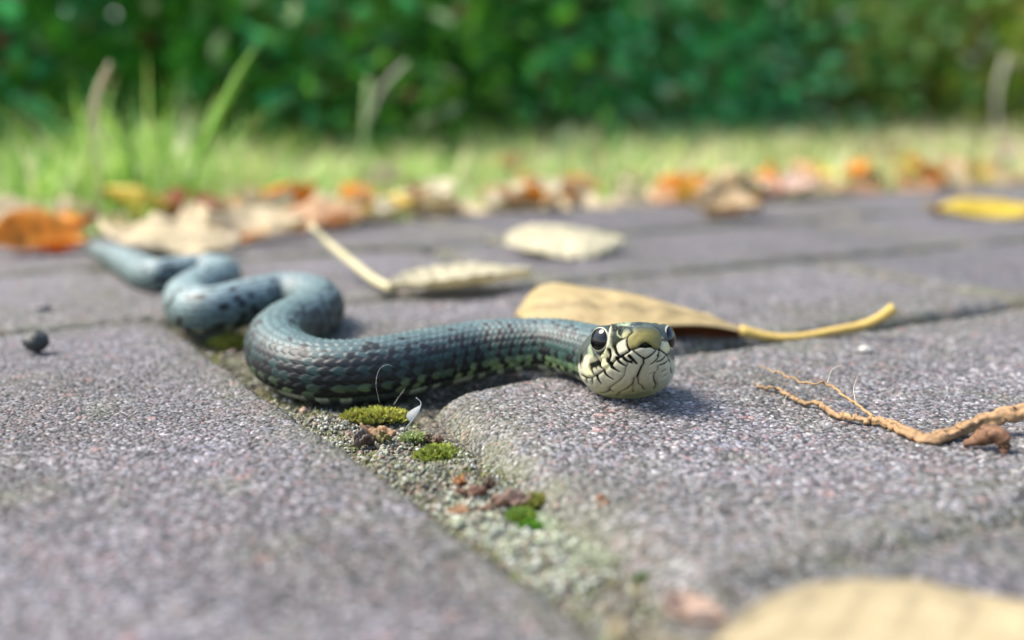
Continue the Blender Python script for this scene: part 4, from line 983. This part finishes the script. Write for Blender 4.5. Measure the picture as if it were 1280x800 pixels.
# ------------------------------------------------------------------ root twig, pebbles, fibres, feather
root_t = link("root_twig", None, loc=tuple(at(1165, 552)))
tag(root_t, "forked pale brown root lying on the paver right of the snake's head", "root")
ri = Matrix.Translation(-root_t.location)
def rod(pts_, rads, nm, tone, parent, inv, n=60, seg=10, rough=.12, wob=.00015, seed=3, mat='bark'):
    q = crom([at(px, py, z / 1000) for px, py, z in pts_], n)
    rs = np.random.default_rng(seed); k = np.arange(n)
    q = q + np.stack([(vnoise(k * .45, k * 0 + j, seed) - .5) * 2 * wob for j in range(3)], 1)
    r = np.interp(np.linspace(0, 1, n), np.linspace(0, 1, len(rads)), np.array(rads) / 1000) * (1 + .22 * (vnoise(k * .5, k * 0 + 8, seed) - .5))
    V, F = tube(q, r, seg, rough=rough, seed=seed)
    c = np.array(tone) * (.75 + .5 * hash01(np.arange(len(V)) % seg * 7 + np.arange(len(V)) // (seg * 9), np.zeros(len(V)))[:, None])
    o = link(nm, clean_mesh(nm, V, F, col=c, mat=MAT[mat]), parent)
    if inv is not None: o.matrix_parent_inverse = inv
    return o
RB = (.29, .175, .085)
rod([(1360, 498, 6), (1310, 507, 5), (1280, 515, 4.2), (1250, 521, 3.2), (1221, 527, 2.4), (1195, 540, 1.4), (1168, 549, .9), (1142, 545, .8), (1119, 533, 1.0), (1090, 523, 1.2)],
    [1.35, 1.3, 1.2, 1.15, 1.1, 1.05, 1.0, .85, .75, .62], "stem", RB, root_t, ri, n=110, seg=22, wob=.0003, rough=.34)
rod([(1092, 524, 1.2), (1075, 523, 1.0), (1057, 521, .8), (1040, 516, .9), (1027, 506, 1.0), (1014, 503, .9), (1001, 502, .7), (990, 495, .9), (984, 493, 1.0), (974, 487, .7), (965, 486, .7), (942, 480, .6)],
    [.62, .55, .5, .55, .42, .4, .42, .3, .34, .28, .26, .14], "branch", (.32, .20, .10), root_t, ri, n=120, seg=9, wob=.00045, rough=.2, seed=5)
rod([(1092, 522, 1.4), (1070, 504, 2.4), (1050, 491, 3.0), (1034, 480, 3.6), (1017, 479, 3.8), (1001, 477, 3.6), (975, 467, 3.4), (948, 456, 3.6)],
    [.36, .28, .25, .26, .2, .2, .16, .09], "branch", (.33, .21, .10), root_t, ri, n=90, seg=8, wob=.0003, seed=7)
for k, (pp) in enumerate([[(1069, 500, 3), (1067, 485, 4), (1072, 470, 5)], [(1003, 476, 3), (995, 468, 5), (1000, 462, 6)], [(1034, 479, 3.6), (1040, 462, 5), (1052, 456, 6)], [(984, 493, 1), (980, 502, .3)] * 1 + [(982, 506, .1)]]):
    rod(pp, [.07, .05, .03], "rootlet", (.55, .48, .36), root_t, ri, n=12, seg=5, wob=0, rough=0, seed=11 + k)

arch = link("bark_piece", None, loc=tuple(at(1232, 562))); tag(arch, "small arched brown bark piece under the right end of the root", "bark")
rod([(1203, 557, .3), (1214, 554, 1.0), (1226, 547, 2.0), (1240, 543, 2.7), (1252, 547, 2.5), (1257, 556, 1.4), (1254, 566, .1)], [.35, .8, 1.25, 1.5, 1.4, 1.1, .6], "curl", (.17, .085, .045), arch, Matrix.Translation(-arch.location), n=44, seg=14, rough=.14, wob=.0002, seed=31)
rod([(1236, 545, 2.8), (1246, 541, 3.3), (1254, 544, 3.0)], [.5, .9, .5], "knob", (.22, .11, .06), arch, Matrix.Translation(-arch.location), n=14, seg=10, rough=.15, wob=.0002, seed=33)

def fibre(pts_, r, label, tone=(.5, .5, .47)):
    b = at(*pts_[0][:2], pts_[0][2] / 1000); q = crom([at(px, py, z / 1000) for px, py, z in pts_], 30) - b
    V, F = tube(q, np.linspace(r, r * .5, 30) * .7 / 1000, 6)
    return tag(link("fibre", clean_mesh("fibre", V, F, col=np.tile(tone, (len(V), 1)), mat=MAT['bark']), loc=tuple(b)), label, "fibre")
fibre([(1178, 504, .2), (1184, 490, 1.2), (1180, 476, 2.4), (1169, 466, 3.4)], .055, "single curved white hair standing on the paver above the root")
fibre([(474, 503, .8), (470, 480, 4.5), (474, 462, 7), (484, 456, 8), (493, 459, 7.5)], .045, "thin pale hair looping up against the snake's dark flank")
fibre([(492, 506, -1), (500, 494, .5), (506, 486, 1.5)], .045, "short pale hair between the moss and the snake", (.5, .5, .4))
fibre([(1232, 447, .2), (1256, 450, .6), (1282, 453, .3)], .06, "faint straw coloured fibre lying near the right edge of the paver", (.6, .5, .35))

ft = link("feather", None, loc=tuple(at(508, 536, -.003))); tag(ft, "tiny white down feather with a curved shaft beside the moss", "feather"); fi_ = Matrix.Translation(-ft.location)
q = crom([at(507, 536, -.0025), at(517, 524, -.0005), at(524, 513, .001), at(526, 503, .0022), at(520, 497, .003)], 26)
V, F = tube(q, np.linspace(.00016, .00009, 26), 7); o = link("shaft", clean_mesh("shaft", V, F, mat=MAT['white']), ft); o.matrix_parent_inverse = fi_
va = np.linspace(0, 1, 12)[:, None]; vs_ = np.linspace(0, 1, 7)[None, :]
qa = crom(q[6:20], 12); G = qa[:, None, :] + (np.sin(np.pi * va) * vs_)[..., None] * np.array([-.0019, .0006, .0001]) + (np.sin(np.pi * va) * vs_ ** 2)[..., None] * np.array([0, .0004, -.0003])
V, F, _ = two_sided(G, .00005, np.ones(G.shape)); o = link("vane", mesh_np("vane", V, F, mat=MAT['white']), ft); o.matrix_parent_inverse = fi_

def pebble(px, py, wp, asp, tone, label, seed, z=0.0, name="pebble"):
    p = at(px, py, z); R_ = wp * p[1] / FPX / 2
    u = np.linspace(.001, np.pi - .001, 20)[:, None]; v = np.linspace(0, 2 * np.pi, 28, endpoint=False)[None, :]
    X_ = np.stack([np.sin(u) * np.cos(v), np.sin(u) * np.sin(v), np.cos(u) + 0 * v], -1)
    k = 1 + .5 * (fbm(X_[..., 0] * 2.2 + 9, X_[..., 1] * 2.2 + X_[..., 2] * 2.2 + 9, seed) - .5)
    X_ = X_ * k[..., None] * R_ * np.array([1, .9, asp]); X_[..., 2] -= X_[..., 2].min()
    c = np.array(tone) * (.7 + .6 * fbm(X_[..., 0] * 800 + 9, X_[..., 1] * 800 + 9, seed))[..., None]
    return tag(link(name, mesh_np(name, X_.reshape(-1, 3), grid_faces(20, 28, True)[:, ::-1], col=c.reshape(-1, 3), mat=MAT['stone']), loc=tuple(p + np.array([0, 0, -.0003]))), label, "pebble")
pebble(47, 440, 33, .85, (.035, .035, .03), "round blackish pebble alone on the paving at the left edge", 3)
pebble(54, 386, 20, .4, (.16, .14, .14), "small flat grey chip behind the blackish pebble", 5)
pebble(820, 658, 14, .8, (.42, .42, .30), "small yellowish grain on the worn paver flank near the lichen", 9, z=-.002)
pebble(1082, 440, 18, .5, (.40, .38, .34), "flat pale chip behind the forked root", 11)

# ------------------------------------------------------------------ grass
def grass_cols(n, rs, straw):
    g0 = np.array([(.14, .26, .03), (.19, .33, .05), (.24, .36, .07), (.10, .20, .04), (.30, .38, .10)])[rs.integers(0, 5, n)]
    s0 = np.array([(.50, .42, .22), (.42, .36, .16), (.56, .50, .30)])[rs.integers(0, 3, n)]
    m = (rs.uniform(0, 1, n) < straw)[:, None]
    return np.where(m, s0 * 1.3, g0 * 1.75) * rs.uniform(.7, 1.25, (n, 1))
rs = np.random.default_rng(42); nb = 52000
v = EDGE_V + .012 + 1.75 * rs.uniform(0, 1, nb) ** 1.7; u = rs.uniform(-1.6, 3.2, nb)
P_ = O + u[:, None] * AC + v[:, None] * AN
ok = (P_[:, 1] > .35) & (np.abs(P_[:, 0]) < P_[:, 1] * .62 + .03)
P_ = P_[ok]; v = v[ok]; u = u[ok]; n = len(P_)
patch = fbm(P_[:, 0] * 9 + 50, P_[:, 1] * 9 + 50, 3); right = np.clip(u / 1.2, 0, 1)
hh = (.008 + .012 * patch + .035 * (v - EDGE_V)) * rs.uniform(.6, 1.5, n)
V, F, C_ = blades(np.c_[P_, np.full(n, -.006)], hh, rs.uniform(.0012, .0028, n), rs.uniform(.2, 1.1, n), rs.uniform(0, 6.28, n), grass_cols(n, rs, .20 + .8 * right * patch * 1.5), segs=3)
tag(link("grass", mesh_np("grass", V, F, col=C_, mat=MAT['grass'])), "short yellow green grass strip between the paving and the hedge", kind="stuff")

def tuft(px, py, n, hmin, hmax, spread, tone_straw, label, seed, wd=(.0011, .0028), lean=(.2, 1.2), az0=None, tint=(1, 1, 1)):
    rs = np.random.default_rng(seed); p = at(px, py, -.005)
    a = rs.uniform(0, 6.28, n); r = spread * np.sqrt(rs.uniform(0, 1, n))
    base = np.c_[np.cos(a) * r, np.sin(a) * r, np.zeros(n)]
    az = a + rs.normal(0, .6, n) if az0 is None else rs.normal(az0, .8, n)
    V, F, C_ = blades(base, rs.uniform(hmin, hmax, n), rs.uniform(*wd, n), rs.uniform(*lean, n), az, grass_cols(n, rs, tone_straw) * np.array(tint), segs=6)
    return tag(link("grass_tuft", mesh_np("grass_tuft", V, F, col=C_, mat=MAT['grass']), loc=tuple(p)), label, "grass")
tuft(30, 270, 80, .02, .080, .032, .08, "lush green grass tuft at the far left behind the orange brown leaf", 1)
tuft(120, 262, 93, .02, .092, .032, .10, "broad green grass tuft behind the snake's tail tip", 2)
tuft(190, 262, 93, .02, .095, .030, .10, "bright green grass tuft right of the dry pale stalk", 3)
tuft(265, 252, 80, .02, .070, .030, .25, "pale green grass tuft above the long cream leaf", 4)
tuft(380, 236, 90, .010, .024, .04, .2, "low green grass tuft between the upright yellow leaf and the pale stem", 5)
tuft(480, 222, 90, .010, .024, .04, .2, "low green grass tuft behind the whitish green leaf", 6)
tuft(600, 218, 90, .010, .022, .05, .3, "low grass tuft behind the tan leaf", 7)
tuft(820, 208, 90, .010, .022, .05, .4, "low straw mixed grass tuft right of the vivid orange leaf", 8)
tuft(985, 200, 90, .010, .030, .05, .4, "green grass tuft rising above the pinkish leaf", 9)
tuft(1130, 190, 90, .010, .026, .06, .5, "strawy grass tuft behind the small orange leaf", 10)
def stalk(pts_, r, tone, label, name="dry_stalk", Y=.5, flat=0.0):
    q = crom([at_y(px, py, Y) for px, py in pts_], 24); b = q[0].copy(); q = q - b
    rr = np.interp(np.linspace(0, 1, 24), np.linspace(0, 1, len(r)), np.array(r) / 1000)
    V, F = tube(q, rr, 8)
    if flat: V = V  # round stems
    return tag(link(name, clean_mesh(name, V, F, col=np.tile(tone, (len(V), 1)), mat=MAT['grass']), loc=tuple(b)), label, "stalk")
stalk([(124, 262), (122, 215), (116, 165), (122, 115), (138, 78)], [.6, .6, .9, 1.5, .7], (.66, .56, .36), "pale dry stalk standing tall in the grass on the left")
stalk([(234, 262), (248, 200), (276, 140), (300, 90), (320, 58)], [1.0, 1.6, 2.0, 1.8, .4], (.26, .48, .05), "tall bright green grass blade leaning right above the tufts", name="tall_grass")
stalk([(160, 262), (168, 215), (150, 160), (132, 120)], [1.2, 2.0, 1.6, .4], (.20, .36, .05), "green grass blade leaning left behind the dry pale stalk", name="tall_grass", Y=.52)
stalk([(456, 226), (455, 170), (462, 100)], [1.2, 1.6, 2.4], (.42, .55, .24), "pale green upright stem in the grass left of centre", Y=.75)
stalk([(456, 160), (478, 110), (508, 78)], [.8, 1.1, 1.3], (.52, .50, .40), "thin beige stem leaning right from the pale green upright one", Y=.76)
stalk([(1248, 170), (1246, 120), (1258, 70)], [2, 3, 4], (.50, .46, .36), "thick pale stem at the foot of the hedge on the far right", Y=1.3)

# ------------------------------------------------------------------ shrubs of the hedge
def shrub(x, y, R_, Hh, n, pal, label, seed, leafL=(.018, .036), low=.0, bright=1.0, droop=0):
    rs = np.random.default_rng(seed)
    r = link("shrub", None, loc=(x, y, -.006)); tag(r, label, "shrub", "shrubs of the hedge behind the grass")
    # stems
    parts = []
    for k in range(9):
        a = rs.uniform(0, 6.28); e = np.array([np.cos(a) * R_ * rs.uniform(.2, .8), np.sin(a) * R_ * rs.uniform(.2, .8), Hh * rs.uniform(.5, .95)])
        b0 = np.array([np.cos(a), np.sin(a), 0]) * R_ * .12
        q = crom([b0, b0 + (e - b0) * .35 + rs.normal(0, .02, 3), b0 + (e - b0) * .7 + rs.normal(0, .03, 3), e], 14)
        parts.append(tube(q, np.linspace(.008, .0025, 14), 6))
    V, F, _ = merge(parts)
    link("stems", clean_mesh("stems", V, F, col=np.tile((.13, .09, .05), (len(V), 1)), mat=MAT['bark']), r)
    # leaves gathered in sprays with gaps between them
    nc = 70; cen = rs.normal(0, 1, (nc, 3)); cen /= np.linalg.norm(cen, axis=1)[:, None]; cen *= rs.uniform(.35, 1, (nc, 1)) ** .5
    cen[:, 2] = np.abs(cen[:, 2]) * 1.0 if not low else cen[:, 2] * .5 + .5
    which = rs.integers(0, nc, n); Pp = cen[which] + rs.normal(0, .16, (n, 3)) 
    Pp *= np.array([R_, R_, Hh]); Pp[:, 2] = np.abs(Pp[:, 2]) + .015
    az = rs.uniform(0, 6.28, n); el = rs.uniform(-.9, .9, n) - droop
    ax_ = np.stack([np.cos(az) * np.cos(el), np.sin(az) * np.cos(el), np.sin(el)], 1)
    sd_ = np.cross(ax_, UP + rs.normal(0, .55, (n, 3))); sd_ /= np.linalg.norm(sd_, axis=1)[:, None]; nn = np.cross(sd_, ax_)
    L = rs.uniform(*leafL, n)[:, None]; W_ = L * rs.uniform(.42, .62, (n, 1))
    V = np.stack([Pp, Pp + ax_ * L * .3 + sd_ * W_ * .5 + nn * W_ * .12, Pp + ax_ * L * .72 + sd_ * W_ * .36 + nn * W_ * .10, Pp + ax_ * L - nn * L * .1,
                  Pp + ax_ * L * .72 - sd_ * W_ * .36 + nn * W_ * .10, Pp + ax_ * L * .3 - sd_ * W_ * .5 + nn * W_ * .12, Pp + ax_ * L * .5], 1)
    fi = np.array([(0, 1, 6), (1, 2, 6), (2, 3, 6), (3, 4, 6), (4, 5, 6), (5, 0, 6)])
    F = (np.arange(n)[:, None, None] * 7 + fi[None]).reshape(-1, 3)
    pal = np.array(pal); tone_c = pal[rs.integers(0, len(pal), nc)] * rs.uniform(.35, 1.7, (nc, 1)); c = tone_c[which] * rs.uniform(.5, 1.5, (n, 1)); pl_ = (rs.uniform(0, 1, n) < .05)[:, None]; c = np.where(pl_, np.array([.20, .24, .12]), c)
    dead = (rs.uniform(0, 1, n) < .04)[:, None]; c = np.where(dead, np.array([.38, .17, .08]), c * bright * 1.9)
    o = link("foliage", mesh_np("foliage", V.reshape(-1, 3), F, smooth=False, col=np.repeat(np.clip(c / (1 + .55 * c.max(1, keepdims=True)), .005, .7), 7, axis=0), mat=MAT['foliage']), r); o["kind"] = "stuff"
    return r
G_D = [(.02, .085, .008), (.035, .13, .014), (.05, .18, .02), (.02, .10, .035), (.08, .22, .02)]
G_T = [(.02, .11, .03), (.05, .18, .07), (.02, .08, .02), (.07, .22, .09), (.05, .17, .03)]
G_M = [(.04, .12, .02), (.08, .18, .05), (.02, .08, .02), (.12, .20, .04), (.18, .22, .05)]
G_Y = [(.08, .13, .012), (.15, .19, .02), (.24, .24, .04), (.04, .07, .012), (.28, .24, .06)]
G_B = [(.10, .10, .04), (.05, .06, .02), (.20, .18, .09), (.08, .12, .04)]
shrub(-.62, 1.25, .30, .55, 5200, G_D, "deep green shrub at the left end of the hedge", 301, bright=1.9)
shrub(-.22, 1.42, .30, .60, 5200, G_D, "dark green shrub second from the left, behind the tall grass blade", 302, bright=1.9)
shrub(.10, 1.66, .30, .62, 5200, G_T, "teal green shrub near the middle of the hedge", 303, bright=4.0)
shrub(.45, 1.88, .32, .66, 5200, G_M, "mid green shrub right of the middle of the hedge", 304, bright=4.2)
shrub(.86, 2.10, .34, .66, 4800, G_Y, "yellow green shrub on the right part of the hedge", 305, bright=4.4, leafL=(.03, .05))
shrub(1.32, 2.42, .36, .66, 4200, G_Y, "olive shrub with brownish gaps at the right end of the hedge", 306, bright=4.4)
shrub(-1.1, 1.55, .40, .85, 3600, G_D, "tall dark shrub rising behind the left end of the hedge", 307, leafL=(.04, .07))
shrub(-.45, 1.95, .42, .9, 3600, G_D, "tall dark shrub behind the tall grass blade, in the second row", 308, leafL=(.04, .07))
shrub(.25, 2.3, .44, .95, 3600, G_D, "tall dark shrub of the second row behind the middle", 309, leafL=(.04, .07))
shrub(1.0, 2.75, .5, 1.0, 3600, G_B, "tall brownish green shrub of the second row on the right", 310, leafL=(.04, .07))
shrub(1.8, 3.0, .6, 1.1, 2400, G_B, "tallest brownish shrub beyond the right end of the hedge", 311, leafL=(.05, .08))
shrub(2.1, 2.6, .45, .8, 1800, G_Y, "olive shrub past the right edge of the view", 312, bright=4.4)
shrub(-1.5, 1.2, .45, .8, 1800, G_D, "dark green shrub past the left edge of the view", 313, bright=1.9)

shrub(-1.4, 2.6, .7, 1.1, 3000, G_D, "dark leafy shrub of the third row behind the left end", 321, leafL=(.06, .10))
shrub(-.3, 3.0, .7, 1.1, 3000, G_D, "dark leafy shrub of the third row left of the middle", 322, leafL=(.06, .10))
shrub(.8, 3.5, .8, 1.2, 3000, G_D, "dark leafy shrub of the third row right of the middle", 323, leafL=(.06, .10))
